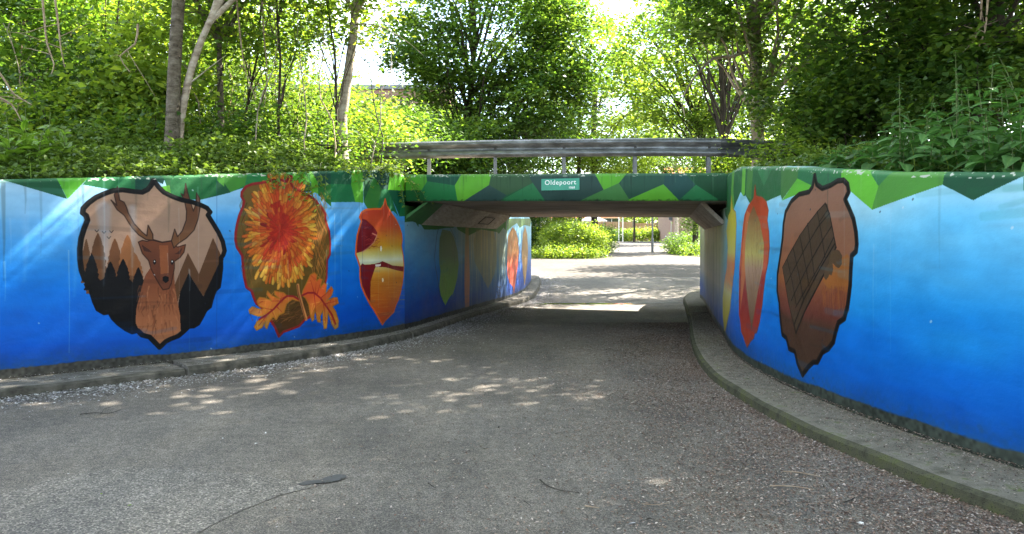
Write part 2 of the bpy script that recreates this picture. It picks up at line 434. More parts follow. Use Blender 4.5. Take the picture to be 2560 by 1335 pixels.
class Canvas:
    def __init__(s, wall, ppm, zmax=2.9, z0=-0.2):
        s.wall, s.ppm, s.zmax, s.z0 = wall, ppm, zmax, z0
        s.w = int(wall.L * ppm); s.h = int((zmax - z0) * ppm)
        s.a = np.zeros((s.h, s.w, 3), np.float32)            # sRGB 0..255, row 0 = bottom
    def px(s, pts, org):
        ox, oy, sc = org
        return np.array([s.wall.st(ox + x / sc, oy + y / sc) for x, y in pts])
    def grid(s, st):
        q = np.empty_like(st); q[:, 0] = st[:, 0] * s.ppm; q[:, 1] = (st[:, 1] - s.z0) * s.ppm
        return q
    def mask(s, st):
        q = s.grid(st)
        x0, y0 = np.floor(q.min(0)).astype(int) - 1; x1, y1 = np.ceil(q.max(0)).astype(int) + 2
        x0, y0 = max(x0, 0), max(y0, 0); x1, y1 = min(x1, s.w), min(y1, s.h)
        if x1 <= x0 or y1 <= y0: return None
        X = np.arange(x0, x1)[None] + 0.5; Y = np.arange(y0, y1)[:, None] + 0.5
        m = np.zeros((y1 - y0, x1 - x0), bool)
        n = len(q)
        for i in range(n):
            ax, ay = q[i]; bx, by = q[(i + 1) % n]
            if ay == by: continue
            m ^= ((ay > Y) != (by > Y)) & (X < (bx - ax) * (Y - ay) / (by - ay) + ax)
        return (slice(y0, y1), slice(x0, x1)), m
    def fill(s, st, col, alpha=1.0):
        """col: rgb or list of (z, rgb) gradient stops"""
        r = s.mask(st)
        if r is None: return
        sl, m = r
        s._put(sl, m.astype(np.float32) * alpha, col)
    def _put(s, sl, al, col):
        if isinstance(col, list):
            z = s.z0 + (np.arange(sl[0].start, sl[0].stop) + 0.5) / s.ppm
            zs = [c[0] for c in col]
            c = np.stack([np.interp(z, zs, [k[1][j] for k in col]) for j in range(3)], -1)[:, None, :]
        else:
            c = np.array(col, np.float32)[None, None]
        s.a[sl] = s.a[sl] * (1 - al[..., None]) + c * al[..., None]
    def stroke(s, st, wid, col, alpha=1.0, close=False, taper=False, soft=0.4):
        q = s.grid(np.asarray(st, float)); wpx = wid * s.ppm / 2
        if close: q = np.vstack([q, q[:1]])
        n = len(q) - 1
        x0, y0 = np.floor(q.min(0) - wpx - 2).astype(int); x1, y1 = np.ceil(q.max(0) + wpx + 2).astype(int)
        x0, y0 = max(x0, 0), max(y0, 0); x1, y1 = min(x1, s.w), min(y1, s.h)
        if x1 <= x0 or y1 <= y0: return
        al = np.zeros((y1 - y0, x1 - x0), np.float32)
        for i in range(n):
            a, b = q[i], q[i + 1]
            wa = wpx * (1 - i / n) if taper else wpx
            wb = wpx * (1 - (i + 1) / n) if taper else wpx
            ww = max(wa, wb, 0.7)
            bx0 = int(max(min(a[0], b[0]) - ww - 2, x0)); bx1 = int(min(max(a[0], b[0]) + ww + 3, x1))
            by0 = int(max(min(a[1], b[1]) - ww - 2, y0)); by1 = int(min(max(a[1], b[1]) + ww + 3, y1))
            if bx1 <= bx0 or by1 <= by0: continue
            X = np.arange(bx0, bx1)[None] + 0.5; Y = np.arange(by0, by1)[:, None] + 0.5
            d = b - a; l2 = d @ d + 1e-9
            t = np.clip(((X - a[0]) * d[0] + (Y - a[1]) * d[1]) / l2, 0, 1)
            dist = np.hypot(X - a[0] - t * d[0], Y - a[1] - t * d[1])
            v = np.clip((np.maximum(wa + (wb - wa) * t, 0.7) - dist) / (soft + 0.6) + 0.5, 0, 1)
            sub = al[by0 - y0:by1 - y0, bx0 - x0:bx1 - x0]
            np.maximum(sub, v, out=sub)
        s._put((slice(y0, y1), slice(x0, x1)), al * alpha, col)
    def sky(s, stops, seed):
        """blue paint, pale below the crest and deep at the foot, sprayed in cloudy bands"""
        zt = np.interp((np.arange(s.w) + 0.5) / s.ppm, s.wall.s, s.wall.top)[None]
        zt = np.maximum(zt, 2.2)
        z = (s.z0 + (np.arange(s.h) + 0.5) / s.ppm)[:, None]
        f = z / zt
        k = s.ppm
        f = f + 0.10 * (vnoise(s.h, s.w, (k // 4, int(k * 0.9)), seed) - 0.5) + 0.045 * (vnoise(s.h, s.w, (k // 10, k // 3), seed + 1) - 0.5)
        fs = [q[0] for q in stops]
        for j in range(3):
            s.a[..., j] = np.interp(f, fs, [q[1][j] for q in stops])
        s.a[..., 1] *= 1.02; s.a[..., 2] *= .98
        s.a *= (1 + 0.05 * (vnoise(s.h, s.w, (k // 20, k // 6), seed + 2) - 0.5))[..., None]
    def foot(s, height, col, seed):
        """raw concrete left bare along the bottom, with a ragged paint edge"""
        zg = np.interp((np.arange(s.w) + 0.5) / s.ppm, s.wall.s, gz(s.wall.p[:, 1]))[None] + 0.12
        z = (s.z0 + (np.arange(s.h) + 0.5) / s.ppm)[:, None]
        e = height * (0.88 + 0.24 * vnoise(s.h, s.w, (s.ppm // 8, s.ppm // 3), seed)) + 0.012 * (vnoise(s.h, s.w, (s.ppm // 40 + 1, s.ppm // 30 + 1), seed + 1) - 0.5)
        al = np.clip((zg + e - z) * 60, 0, 1)
        n = vnoise(s.h, s.w, (s.ppm // 40 + 1, s.ppm // 40 + 1), seed + 2)
        c = np.array(col, np.float32)[None, None] * (0.65 + 0.7 * n[..., None])
        s.a = s.a * (1 - al[..., None]) + c * al[..., None]
        # splash grime above the bare strip
        g = np.clip(1 - (z - zg - e) / 0.22, 0, 1) * (0.15 + 0.25 * n) * (z > zg)
        s.a = s.a * (1 - g[..., None]) + np.array([70, 75, 70])[None, None] * g[..., None]
    def crest(s, seed):
        """worn, chipped upper edge"""
        zt = np.interp((np.arange(s.w) + 0.5) / s.ppm, s.wall.s, s.wall.top)[None]
        z = (s.z0 + (np.arange(s.h) + 0.5) / s.ppm)[:, None]
        n = vnoise(s.h, s.w, (3, 5), seed) * 0.6 + vnoise(s.h, s.w, (9, 30), seed + 1) * 0.4
        al = np.clip((z - zt + 0.05) * 40, 0, 1)
        lift = al * 0.30
        s.a = s.a * (1 - lift[..., None]) + np.array([150, 190, 140])[None, None] * lift[..., None]
        chip = (al > 0.1) * (n > 0.70)
        s.a = np.where(chip[..., None], np.array([190, 195, 180])[None, None], s.a)
    def drips(s, n, seed, col=(200, 215, 225), al=0.16):
        r = np.random.default_rng(seed)
        for _ in range(n):
            x = r.random() * s.wall.L; z1 = 1.2 + r.random() * 1.3; ln = 0.2 + r.random() * 1.2
            s.stroke([(x, z1), (x + 0.01, z1 - ln * .5), (x + 0.005, z1 - ln)], 0.008 + 0.02 * r.random(), col, al * r.random(), taper=True)
    def wear(s, seed, n_dirt=60, n_roll=500, dots=70):
        r = np.random.default_rng(seed)
        for _ in range(n_roll):                                   # roller marks
            x = r.random() * s.wall.L; z = .15 + r.random() * 2.4; l_ = .15 + .5 * r.random()
            q = s.a[min(s.h - 1, max(0, int((z - s.z0) * s.ppm))), min(s.w - 1, int(x * s.ppm))] * (1 + r.normal(0, .09))
            s.stroke([(x, z), (x + l_ * .5, z + r.normal(0, .012)), (x + l_, z + r.normal(0, .02))], .02 + .05 * r.random(), tuple(np.clip(q, 0, 255)), .10, soft=2.5)
        for _ in range(n_dirt):                                   # rain streaks down from the crest
            x = r.random() * s.wall.L; zt = float(np.interp(x, s.wall.s, s.wall.top)); ln = .1 + 1.0 * r.random() ** 2
            s.stroke([(x, zt), (x + .01, zt - ln * .6), (x + .004, zt - ln)], .01 + .05 * r.random(), (48, 62, 50), .10 + .22 * r.random(), taper=True, soft=2)
        for _ in range(n_dirt):                                   # splash marks at the foot
            x = r.random() * s.wall.L; z = .12 + .25 * r.random() ** 2
            s.stroke([(x, z), (x + .03 * r.random(), z + .02)], .01 + .03 * r.random(), (74, 76, 66), .30 * r.random(), soft=2)
        for _ in range(dots):
            x = r.random() * s.wall.L; z = .2 + 2.1 * r.random()
            s.stroke([(x, z), (x + .006, z - .006)], .008 + .012 * r.random(), random.choice([(30, 40, 60), (200, 215, 225), (60, 70, 70)]), .65)
        for _ in range(int(s.wall.L / 9)):                      # hairline cracks
            x = r.random() * s.wall.L; z = r.random() * 1.0 + .2; p = [(x, z)]
            for _k in range(12): x += r.normal(0, .018); z += .04 + .05 * r.random(); p.append((x, z))
            s.stroke(p, .003, (20, 40, 90), .12)
    def image(s, name):
        a = np.clip(s.a / 255.0, 0, 1)
        lin = np.where(a <= 0.04045, a / 12.92, ((a + 0.055) / 1.055) ** 2.4) * PAINT
        b = np.where(lin <= 0.0031308, lin * 12.92, 1.055 * lin ** (1 / 2.4) - 0.055)
        img = bpy.data.images.new(name, s.w, s.h)
        buf = np.ones((s.h, s.w, 4), np.float32); buf[..., :3] = b
        img.pixels.foreach_set(buf.ravel())
        img.update(); img.pack()
        return img

def paint_mat(name, img, bump=0.35, rough=0.55, spec=.24):
    m, nt, N, L, out = new_mat(name)
    tc = N.new("ShaderNodeTexCoord")
    im = N.new("ShaderNodeTexImage"); im.image = img; im.extension = 'EXTEND'
    L.new(tc.outputs['UV'], im.inputs['Vector'])
    ob = tc.outputs['Object']
    n0 = noise(N, L, ob, 2.4, 6, 0.65)
    r0 = ramp(N, [(0.32, (0.86, 0.86, 0.86)), (0.68, (1.08, 1.08, 1.08))]); L.new(n0.outputs['Fac'], r0.inputs['Fac'])
    col = mixc(N, L, im.outputs['Color'], r0.outputs['Color'], 1.0, 'MULTIPLY')
    p = N.new("ShaderNodeBsdfPrincipled")
    L.new(col, p.inputs['Base Color'])
    rr = ramp(N, [(0.3, (rough - .1,) * 3), (0.7, (rough + .14,) * 3)]); L.new(n0.outputs['Fac'], rr.inputs['Fac'])
    L.new(rr.outputs['Color'], p.inputs['Roughness'])
    p.inputs['Specular IOR Level'].default_value = spec
    n1 = noise(N, L, ob, 5, 5, 0.6, (1, 1, 1.6)); n2 = noise(N, L, ob, 55, 4, 0.6)
    ad = N.new("ShaderNodeMath"); ad.operation = 'MULTIPLY_ADD'; ad.inputs[1].default_value = 0.16
    L.new(n2.outputs['Fac'], ad.inputs[0]); L.new(n1.outputs['Fac'], ad.inputs[2])
    b = N.new("ShaderNodeBump"); b.inputs['Strength'].default_value = bump; b.inputs['Distance'].default_value = 0.035
    L.new(ad.outputs['Value'], b.inputs['Height']); L.new(b.outputs['Normal'], p.inputs['Normal'])
    L.new(p.outputs['BSDF'], out.inputs['Surface'])
    return m

O4, O5, O8 = (0, 420, 2.225), (560, 420, 2.782), (1700, 400, 2.384)
OR3, OD1, OD2, OT = (2060, 400, 3.338), (900, 320, 4.172), (1400, 320, 4.172), (1000, 560, 4.45)

# ---- left wing wall
cL = Canvas(W_L, 200)
cL.sky([(0, (0, 66, 166)), (.15, (0, 78, 190)), (.3, (0, 96, 208)), (.45, (10, 112, 214)), (.6, (34, 130, 218)), (.74, (74, 152, 222)), (.86, (124, 178, 226)), (.95, (152, 192, 230)), (1.1, (170, 200, 230))], 3)
DG, DT, MG, OG, LG, BG = (22, 78, 48), (18, 66, 54), (28, 104, 58), (44, 108, 46), (86, 164, 42), (112, 196, 44)
greens_L = [
    (O4, DG, [(-400, 60), (310, 48), (372, 172), (0, 62), (-400, 150)]),
    (O4, MG, [(-520, 40), (-400, 40), (-400, 150), (-640, 60)]),
    (O4, LG, [(305, 40), (503, 36), (500, 44), (374, 172)]),
    (O4, MG, [(500, 36), (762, 34), (752, 130), (640, 125), (460, 92)]),
    (O4, DT, [(752, 34), (925, 30), (905, 90), (860, 68), (800, 132), (752, 129)]),
    (O4, (26, 96, 50), [(900, 30), (1205, 27), (1210, 60), (1205, 155), (1112, 177), (1000, 175), (940, 140)]),
    (O4, LG, [(890, 105), (942, 95), (950, 150)]),
    (O4, (74, 142, 50), [(1205, 27), (1345, 22), (1345, 110), (1280, 135), (1205, 70)]),
    (O4, DG, [(1205, 68), (1282, 136), (1160, 166), (1112, 177), (1205, 150)]),
    (O5, (62, 128, 46), [(0, 15), (172, 12), (145, 120), (42, 166), (0, 105)]),
    (O5, DG, [(0, 105), (42, 166), (0, 180)]),
    (O5, (34, 112, 62), [(165, 15), (262, 12), (245, 100), (150, 132), (40, 168), (145, 120)]),
    (O5, (40, 116, 50), [(260, 12), (480, 8), (490, 140), (240, 110)]),
    (O5, LG, [(478, 10), (560, 6), (600, 105), (500, 142), (470, 90)]),
    (O5, (46, 118, 48), [(540, 8), (602, 4), (600, 102)]),
    (O5, DG, [(500, 142), (600, 104), (622, 162), (560, 166)]),
    (O5, LG, [(590, 4), (655, 30), (660, 184), (610, 160)]),
    (O5, (40, 108, 46), [(650, 104), (742, 108), (744, 268), (655, 190)]),
    (O5, DT, [(600, 2), (745, 0), (742, 112), (652, 106)]),
    (O5, (22, 108, 62), [(740, 108), (890, 113), (912, 236), (742, 238)]),
    (O5, (18, 82, 54), [(740, -4), (892, -6), (888, 114), (740, 110)]),
    (O5, LG, [(890, -6), (966, -6), (968, 242), (912, 236), (883, 118)]),
    (O5, DG, [(964, -6), (1044, 58), (972, 238)]),
    (O5, (46, 112, 44), [(1042, 56), (1102, 145), (1065, 292), (1002, 292), (970, 235)]),
    (O5, DT, [(960, -6), (1160, 20), (1142, 152), (1094, 142), (1040, 58)]),
    (O5, (28, 106, 62), [(1098, 142), (1144, 150), (1212, 336), (1182, 302), (1062, 292)]),
    (O5, BG, [(1156, 20), (1256, 20), (1256, 158), (1140, 152)]),
    (O5, (14, 86, 60), [(1140, 152), (1256, 158), (1218, 332)]),
    (O5, MG, [(1256, 156), (1262, 336), (1215, 336)]),
]
for org, c, pg in greens_L: cL.fill(cL.px(pg, org), c)
PICS = []   # (canvas, outline, label)
stag = [(852,68),(880,105),(910,135),(960,160),(1010,178),(1070,190),(1120,208),(1150,222),(1168,245),(1155,262),(1185,310),(1215,360),(1238,410),(1248,460),(1240,485),(1228,500),(1228,560),(1222,610),(1215,660),(1192,680),(1175,730),(1165,770),(1140,790),(1120,830),(1100,865),(1075,880),(1050,880),(1020,910),(990,935),(950,950),(920,965),(887,998),(860,970),(830,940),(790,930),(765,905),(735,912),(700,895),(660,865),(630,835),(610,800),(580,805),(545,785),(525,740),(510,690),(497,630),(470,620),(452,570),(443,510),(442,450),(450,390),(465,340),(485,290),(478,265),(458,250),(462,225),(490,195),(530,165),(580,142),(630,125),(680,122),(740,130),(790,135),(820,120),(840,95)]
S = cL.px(stag, O4)
cL.fill(S, [(0.3, (120, 92, 74)), (1.4, (168, 132, 108)), (2.5, (150, 120, 100))])
def tree_edge(x0, y0, w, h, base):
    w = w * 1.05
    """outline of a little fir as it is painted: stepped sides"""
    pts = [(x0 - w, base)]
    n = 7
    for i in range(n):
        yy = base - (h) * (i + 0.4) / n
        ww = w * (1 - (i / n) ** 3)
        pts += [(x0 - ww, yy + 6), (x0 - ww * 0.82, yy - 4)]
    pts += [(x0 - 2, y0), (x0 + 2, y0)]
    for i in reversed(range(n)):
        yy = base - (h) * (i + 0.4) / n
        ww = w * (1 - (i / n) ** 3)
        pts += [(x0 + ww * 0.82, yy - 4), (x0 + ww, yy + 6)]
    return pts + [(x0 + w, base)]
for (x, y, w, b, c) in [(478, 395, 28, 640, (104, 66, 38)), (543, 362, 48, 640, (96, 58, 32)), (637, 392, 44, 640, (108, 66, 38)), (708, 372, 52, 640, (150, 94, 54)), (745, 470, 52, 660, (140, 86, 48))]:
    cL.fill(cL.px(tree_edge(x, y, w, b - y - 8, b), O4), c)
cL.fill(cL.px([(455,560),(560,560),(740,600),(800,640),(760,700),(480,700)], O4), (110, 68, 38))
for (x, y, w, b) in [(508, 478, 42, 680), (612, 520, 38, 680), (683, 506, 40, 680), (768, 553, 36, 720)]:
    cL.fill(cL.px(tree_edge(x, y, w, b - y - 8, b), O4), (4, 4, 5))
cL.fill(cL.px([(480,600),(560,625),(600,600),(650,610),(700,600),(740,640),(800,640),(770,760),(752,860),(775,912),(735,912),(700,895),(610,800),(545,785),(500,640)], O4), (4, 4, 5))
cL.fill(cL.px([(970,650),(1043,472),(1105,590),(1183,388),(1225,480),(1232,540),(1130,712),(1047,585),(1000,690),(975,790)], O4), (92, 58, 34))
cL.fill(cL.px([(985,800),(1000,690),(1047,585),(1130,714),(1222,520),(1246,480),(1218,660),(1175,730),(1120,840),(1075,885),(1010,912),(995,880)], O4), (4, 4, 5))
neck = [(835,555),(805,600),(780,690),(757,780),(752,860),(770,897),(830,938),(887,985),(940,952),(1003,905),(1000,820),(985,740),(970,650),(965,560),(900,540)]
cL.fill(cL.px(neck, O4), [(0.3, (176, 112, 72)), (0.75, (150, 88, 54)), (1.25, (112, 58, 34))])
r = np.random.default_rng(5)
for _ in range(90):
    x, y = 775 + r.random() * 205, 640 + r.random() * 260
    cL.stroke(cL.px([(x, y), (x + r.normal(0, 5) + (x - 880) * .06, y + 28), (x + r.normal(0, 6) + (x - 880) * .1, y + 52)], O4), 0.018, random.choice([(92, 48, 26), (186, 120, 78), (122, 66, 38), (150, 84, 50)]), 0.5, taper=True)
head = [(768,412),(790,402),(815,408),(850,398),(900,412),(950,405),(985,440),(1030,426),(1022,468),(1000,498),(968,520),(968,560),(952,640),(938,672),(905,678),(886,650),(858,600),(838,560),(825,515),(790,475)]
cL.fill(cL.px(head, O4), [(1.3, (96, 50, 30)), (1.9, (134, 74, 44))])
cL.stroke(cL.px(head, O4), 0.012, (50, 26, 16), 0.9, close=True)
cL.fill(cL.px([(884,430),(934,430),(936,585),(892,592)], O4), (140, 78, 44))
cL.fill(cL.px([(785,425),(830,455),(845,470),(800,462)], O4), (66, 36, 24)); cL.fill(cL.px([(1015,440),(985,470),(965,480),(1000,478)], O4), (66, 36, 24))
cL.fill(cL.px([(890,595),(915,585),(942,595),(948,635),(930,668),(905,672),(886,640)], O4), (104, 56, 36))
cL.fill(cL.px([(903,606),(918,600),(936,606),(938,625),(920,642),(904,626)], O4), (10, 8, 8))
for ex in (858, 956):
    cL.fill(cL.px([(ex-9, 528),(ex-4, 510),(ex+6, 510),(ex+9, 526),(ex, 540)], O4), (15, 10, 10)); cL.fill(cL.px([(ex-4, 520),(ex, 513),(ex+4, 520),(ex, 525)], O4), (235, 230, 220))
ant_l = [(850,402),(810,398),(770,372),(735,335),(712,300),(690,264),(650,232),(620,184),(616,178),(648,208),(634,150),(652,104),(664,178),(688,190),(702,218),(712,250),(745,310),(790,358),(815,378),(822,318),(848,368)]
ant_r = [(965,445),(952,405),(970,340),(986,382),(1012,350),(1034,290),(1036,240),(1024,180),(1006,142),(1022,152),(1031,86),(1044,140),(1058,190),(1074,240),(1088,200),(1092,138),(1110,170),(1112,215),(1100,285),(1078,345),(1035,390),(990,420)]
for A in (ant_l, ant_r):
    cL.fill(cL.px(A, O4), [(1.7, (112, 72, 44)), (2.2, (82, 48, 32))]); cL.stroke(cL.px(A, O4), 0.013, (44, 26, 18), 0.9, close=True)
cL.stroke(cL.px([(850,402),(900,414),(950,406)], O4), 0.014, (40, 22, 14))
for bx, by in ((537, 356), (577, 364), (618, 360), (604, 393)):
    cL.stroke(cL.px([(bx - 10, by - 11), (bx, by), (bx + 10, by - 12)], O4), 0.008, (50, 36, 28))
cL.stroke(S, 0.058, (5, 5, 6), close=True)
PICS.append((cL, S, "stag's head with antlers, firs and peaks in a black-edged leaf"))

flower = [(248,105),(200,110),(150,130),(122,168),(120,198),(138,230),(130,270),(105,330),(90,390),(80,450),(78,500),(88,550),(110,585),(125,610),(130,680),(140,760),(155,830),(190,855),(205,900),(222,940),(265,975),(330,1070),(355,1110),(380,1172),(410,1140),(440,1130),(480,1115),(520,1100),(560,1055),(590,1040),(620,1000),(670,900),(700,820),(712,760),(715,640),(735,600),(737,520),(730,440),(705,370),(703,320),(680,280),(630,220),(570,180),(520,155),(482,140),(462,104),(470,60),(450,55),(434,96),(400,84),(340,84),(290,96)]
F = cL.px(flower, O5)
cL.fill(F, [(0.3, (72, 42, 18)), (1.0, (98, 74, 24)), (2.5, (112, 84, 34))])
r = np.random.default_rng(8)
for _ in range(170):                                       # streaky husk behind the bloom
    side = r.random() < 0.62
    x = (610 + r.random() * 115) if side else (100 + r.random() * 110)
    y = 230 + r.random() * 520
    c = random.choice([(178, 108, 44), (214, 138, 62), (120, 84, 30), (84, 56, 22), (150, 92, 36)]) if side else random.choice([(120, 84, 30), (70, 50, 20), (140, 78, 30), (96, 86, 34)])
    bow = (x - 400) * -0.10
    cL.stroke(cL.px([(x + bow, y - 70), (x, y), (x + bow * .8, y + 90)], O5), 0.012 + 0.012 * r.random(), c, 0.6, taper=True)
for _ in range(120):
    x, y = 260 + r.random() * 330, 930 + r.random() * 150
    if y > 1120 - abs(x - 380) * .3: continue
    cL.stroke(cL.px([(x, y), (x + 25, y - 22), (x + 60, y - 25)], O5), 0.012, random.choice([(60, 34, 18), (150, 96, 50), (108, 70, 36), (86, 50, 24)]), 0.55, taper=True)
cx0, cy0 = 395, 430
petals = []
for ring, (rx, ry, n, ln) in enumerate([(205, 345, 78, 105), (182, 300, 72, 105), (158, 255, 64, 100), (132, 210, 56, 90), (108, 168, 42, 78), (84, 128, 34, 64), (60, 92, 28, 52), (38, 60, 20, 40), (18, 26, 10, 30)]):
    for k in range(n):
        an = 2 * math.pi * (k + 0.5 * (ring % 2) + r.normal(0, .18)) / n
        rr_ = 1 + r.normal(0, 0.06)
        bx, by = cx0 + rx * rr_ * math.cos(an), cy0 + ry * rr_ * math.sin(an)
        dx, dy = math.cos(an) * rx, math.sin(an) * ry
        dl = math.hypot(dx, dy); dx, dy = dx / dl, dy / dl
        t = 1 - ring / 8
        hue = t + r.normal(0, .16)
        if hue > 0.72: c = random.choice([(236, 156, 46), (226, 124, 36), (240, 176, 62), (206, 98, 30)])
        elif hue > 0.42: c = random.choice([(232, 122, 34), (240, 150, 50), (206, 84, 28), (222, 104, 32)])
        elif hue > 0.2: c = random.choice([(200, 58, 26), (216, 84, 32), (176, 40, 24)])
        else: c = random.choice([(150, 28, 26), (176, 38, 28), (124, 22, 24), (196, 52, 30)])
        c = tuple(int(q_ * (.84 + .08 * r.random())) for q_ in c)
        w = 6.5 + 3 * t + r.random() * 4; pl_ = ln * (.85 + .45 * r.random())
        cur = r.normal(0, 0.38)
        nx, ny = -dy, dx
        P = []
        for u, ww in ((-0.6, .35), (-0.2, .7), (0.1, 1.0), (0.32, .95), (0.45, .5)):
            ox = dx * pl_ * u + nx * cur * pl_ * u * u; oy = dy * pl_ * u + ny * cur * pl_ * u * u
            P.append((bx + ox, by + oy, ww * w))
        pl = [(x + nx * q, y + ny * q) for x, y, q in P] + [(x - nx * q, y - ny * q) for x, y, q in reversed(P)]
        st_ = cL.px(pl, O5)
        cL.fill(st_, c)
        dk = tuple(int(v * .55) for v in c)
        cL.stroke(st_[4:], 0.008, dk, 0.5, soft=1.2)
        cL.stroke(cL.px([(P[1][0] + nx * 2, P[1][1] + ny * 2), (P[3][0] + nx * 2, P[3][1] + ny * 2)], O5), 0.010, tuple(min(255, int(v * 1.18 + 12)) for v in c), 0.7, taper=True)
for q_, a_ in ((1.0, .12), (.75, .16), (.52, .26), (.34, .34)):
    cL.fill(cL.px([(cx0 + 200 * q_ * math.cos(t_), cy0 - 20 + 320 * q_ * math.sin(t_)) for t_ in np.linspace(0, 6.28, 40)[:-1]], O5), (176, 40, 20), a_)
cL.stroke(F, 0.035, (138, 30, 30), close=True)
oak_l = [(520,925),(500,895),(430,885),(412,868),(350,856),(352,880),(385,910),(330,890),(300,856),(296,878),(330,925),(280,905),(245,900),(228,925),(240,960),(290,975),(250,985),(195,966),(172,988),(178,1010),(235,1030),(268,1030),(225,1075),(210,1105),(225,1128),(262,1110),(290,1060),(282,1100),(296,1118),(318,1060),(340,1035),(362,1055),(380,1020),(415,1005),(432,945),(470,912)]
oak_r = [(540,882),(548,850),(572,800),(598,742),(628,728),(645,745),(640,785),(664,768),(680,775),(668,830),(694,800),(712,812),(704,880),(724,850),(745,826),(758,850),(744,890),(712,925),(760,902),(786,902),(794,940),(752,962),(776,1000),(795,1062),(792,1105),(770,1120),(748,1085),(735,1040),(722,1000),(718,1060),(712,1112),(695,1118),(688,1060),(686,990),(668,1030),(668,1072),(650,1070),(640,1020),(630,978),(624,1050),(612,1066),(600,1030),(588,950),(565,905)]
for lf, c1 in ((oak_l, (206, 104, 40)), (oak_r, (214, 88, 40))):
    st_ = cL.px(lf, O5)
    cL.fill(st_, [(0.4, (196, 132, 44)), (0.85, c1), (1.3, (228, 120, 44))])
    for _ in range(46):
        a, b = random.choice(lf), random.choice(lf)
        t = 0.25 + r.random() * .3
        mx, my = a[0] * (1 - t) + b[0] * t, a[1] * (1 - t) + b[1] * t
        if math.hypot(a[0] - mx, a[1] - my) < 90:
            cL.stroke(cL.px([(mx, my), (a[0] * .85 + mx * .15, a[1] * .85 + my * .15)], O5), 0.014, random.choice([(236, 150, 54), (176, 50, 30), (150, 36, 26), (246, 172, 76)]), 0.5, taper=True)
    cL.stroke(st_, 0.016, (176, 110, 30), 0.9, close=True)
cL.stroke(cL.px([(525,918),(480,892),(435,890),(395,925),(340,985),(290,1025),(245,1052)], O5), 0.026, (146, 30, 34))
cL.stroke(cL.px([(535,890),(580,868),(625,868),(670,905),(715,970),(750,1020),(775,1085)], O5), 0.026, (146, 30, 34))
for a, b in (((435,890),(385,912)), ((395,925),(330,925)), ((340,985),(285,978)), ((300,1018),(240,1098)), ((360,960),(400,1000)), ((625,868),(600,780)), ((645,882),(665,810)), ((670,905),(745,845)), ((700,945),(780,925)), ((625,875),(640,1020)), ((690,930),(705,1080)), ((735,1000),(770,1100))):
    cL.stroke(cL.px([a, b], O5), 0.016, (160, 40, 34), 0.9, taper=True)
cL.stroke(cL.px([(512,815),(518,870),(535,930),(555,1000),(570,1052)], O5), 0.045, (196, 124, 66)); cL.stroke(cL.px([(508,815),(514,870),(531,930),(551,1000),(564,1052)], O5), 0.012, (110, 56, 30))
PICS.append((cL, np.vstack([F]), "orange and red flower head over a brown husk with oak leaves"))

sunset = [(1120,215),(1130,260),(1160,310),(1195,360),(1220,410),(1235,460),(1239,500),(1233,540),(1245,610),(1250,680),(1246,760),(1236,820),(1226,870),(1210,920),(1195,950),(1180,1000),(1150,1030),(1120,1060),(1100,1088),(1075,1045),(1050,1000),(1010,940),(980,880),(955,820),(945,760),(945,690),(930,640),(915,600),(918,540),(925,470),(945,400),(955,370),(942,340),(955,310),(985,290),(1040,285),(1090,285),(1110,255)]
U = cL.px(sunset, O5)
zz = lambda y: cL.px([(1100, y)], O5)[0][1]
cL.fill(U, [(zz(1080), (190, 66, 30)), (zz(900), (200, 104, 32)), (zz(780), (196, 118, 34)), (zz(735), (222, 150, 50)), (zz(685), (222, 200, 120)), (zz(640), (226, 228, 196)), (zz(600), (214, 200, 120)), (zz(540), (206, 150, 36)), (zz(470), (206, 118, 40)), (zz(400), (196, 78, 40)), (zz(230), (186, 52, 36))])
for _ in range(70):
    x, y = 960 + r.random() * 260, 740 + r.random() * 280
    cL.stroke(cL.px([(x, y), (x + 40 + 40 * r.random(), y + r.normal(0, 3))], O5), 0.008, random.choice([(230, 160, 60), (160, 66, 24), (214, 132, 40)]), 0.4, taper=True)
cL.fill(cL.px([(957,352),(985,360),(1040,410),(1066,450),(1040,512),(1000,560),(955,582),(917,592),(922,500),(940,420)], O5), (124, 26, 34))
for _ in range(26):
    x, y = 940 + r.random() * 100, 400 + r.random() * 170
    cL.stroke(cL.px([(x, y), (x + 20, y - 8), (x + 34, y + 6), (x + 44, y)], O5), 0.014, random.choice([(150, 44, 44), (104, 20, 30), (176, 74, 60)]), 0.6, taper=True)
cL.stroke(cL.px([(960,585),(1000,556),(1040,520),(1062,470),(1030,455)], O5), 0.02, (210, 140, 110), 0.8)
cL.fill(cL.px([(940,690),(960,662),(975,672),(1040,668),(1080,658),(1100,648),(1130,660),(1170,678),(1252,686),(1252,722),(1200,712),(1120,690),(1052,688),(1040,720),(1018,790),(1016,930),(985,885),(955,820)], O5), (120, 22, 28))
cL.fill(cL.px([(1050,672),(1090,668),(1086,684),(1052,686)], O5), (240, 235, 220))
cL.fill(cL.px([(1085,545),(1093,541),(1098,560),(1092,582),(1085,575)], O5), (244, 244, 226)); cL.fill(cL.px([(1096,768),(1104,764),(1110,780),(1104,796),(1096,788)], O5), (246, 228, 190))
cL.stroke(U, 0.03, (226, 96, 40), close=True)
PICS.append((cL, U, "orange sunset over a red bridge and water in a leaf shape"))
for x_ in (541, 905):
    a0 = W_L.st(x_, 600)[0]; cL.stroke([(a0, .15), (a0 + .004, 1.4), (a0, 2.75)], .006, (30, 60, 110), .45)
cL.wear(71)
cL.drips(110, 2, al=.3)
for x0_, w0_, l0_ in ((185, .10, 1.0), (258, .16, .9), (330, .08, .7), (60, .07, .8)):
    a0 = W_L.st(x0_, 520); cL.stroke([(a0[0], a0[1]), (a0[0] + .02, a0[1] - l0_ * .5), (a0[0], a0[1] - l0_)], w0_, (150, 190, 228), .22, taper=True, soft=9)
cL.foot(0.10, (72, 68, 60), 31); cL.crest(33)

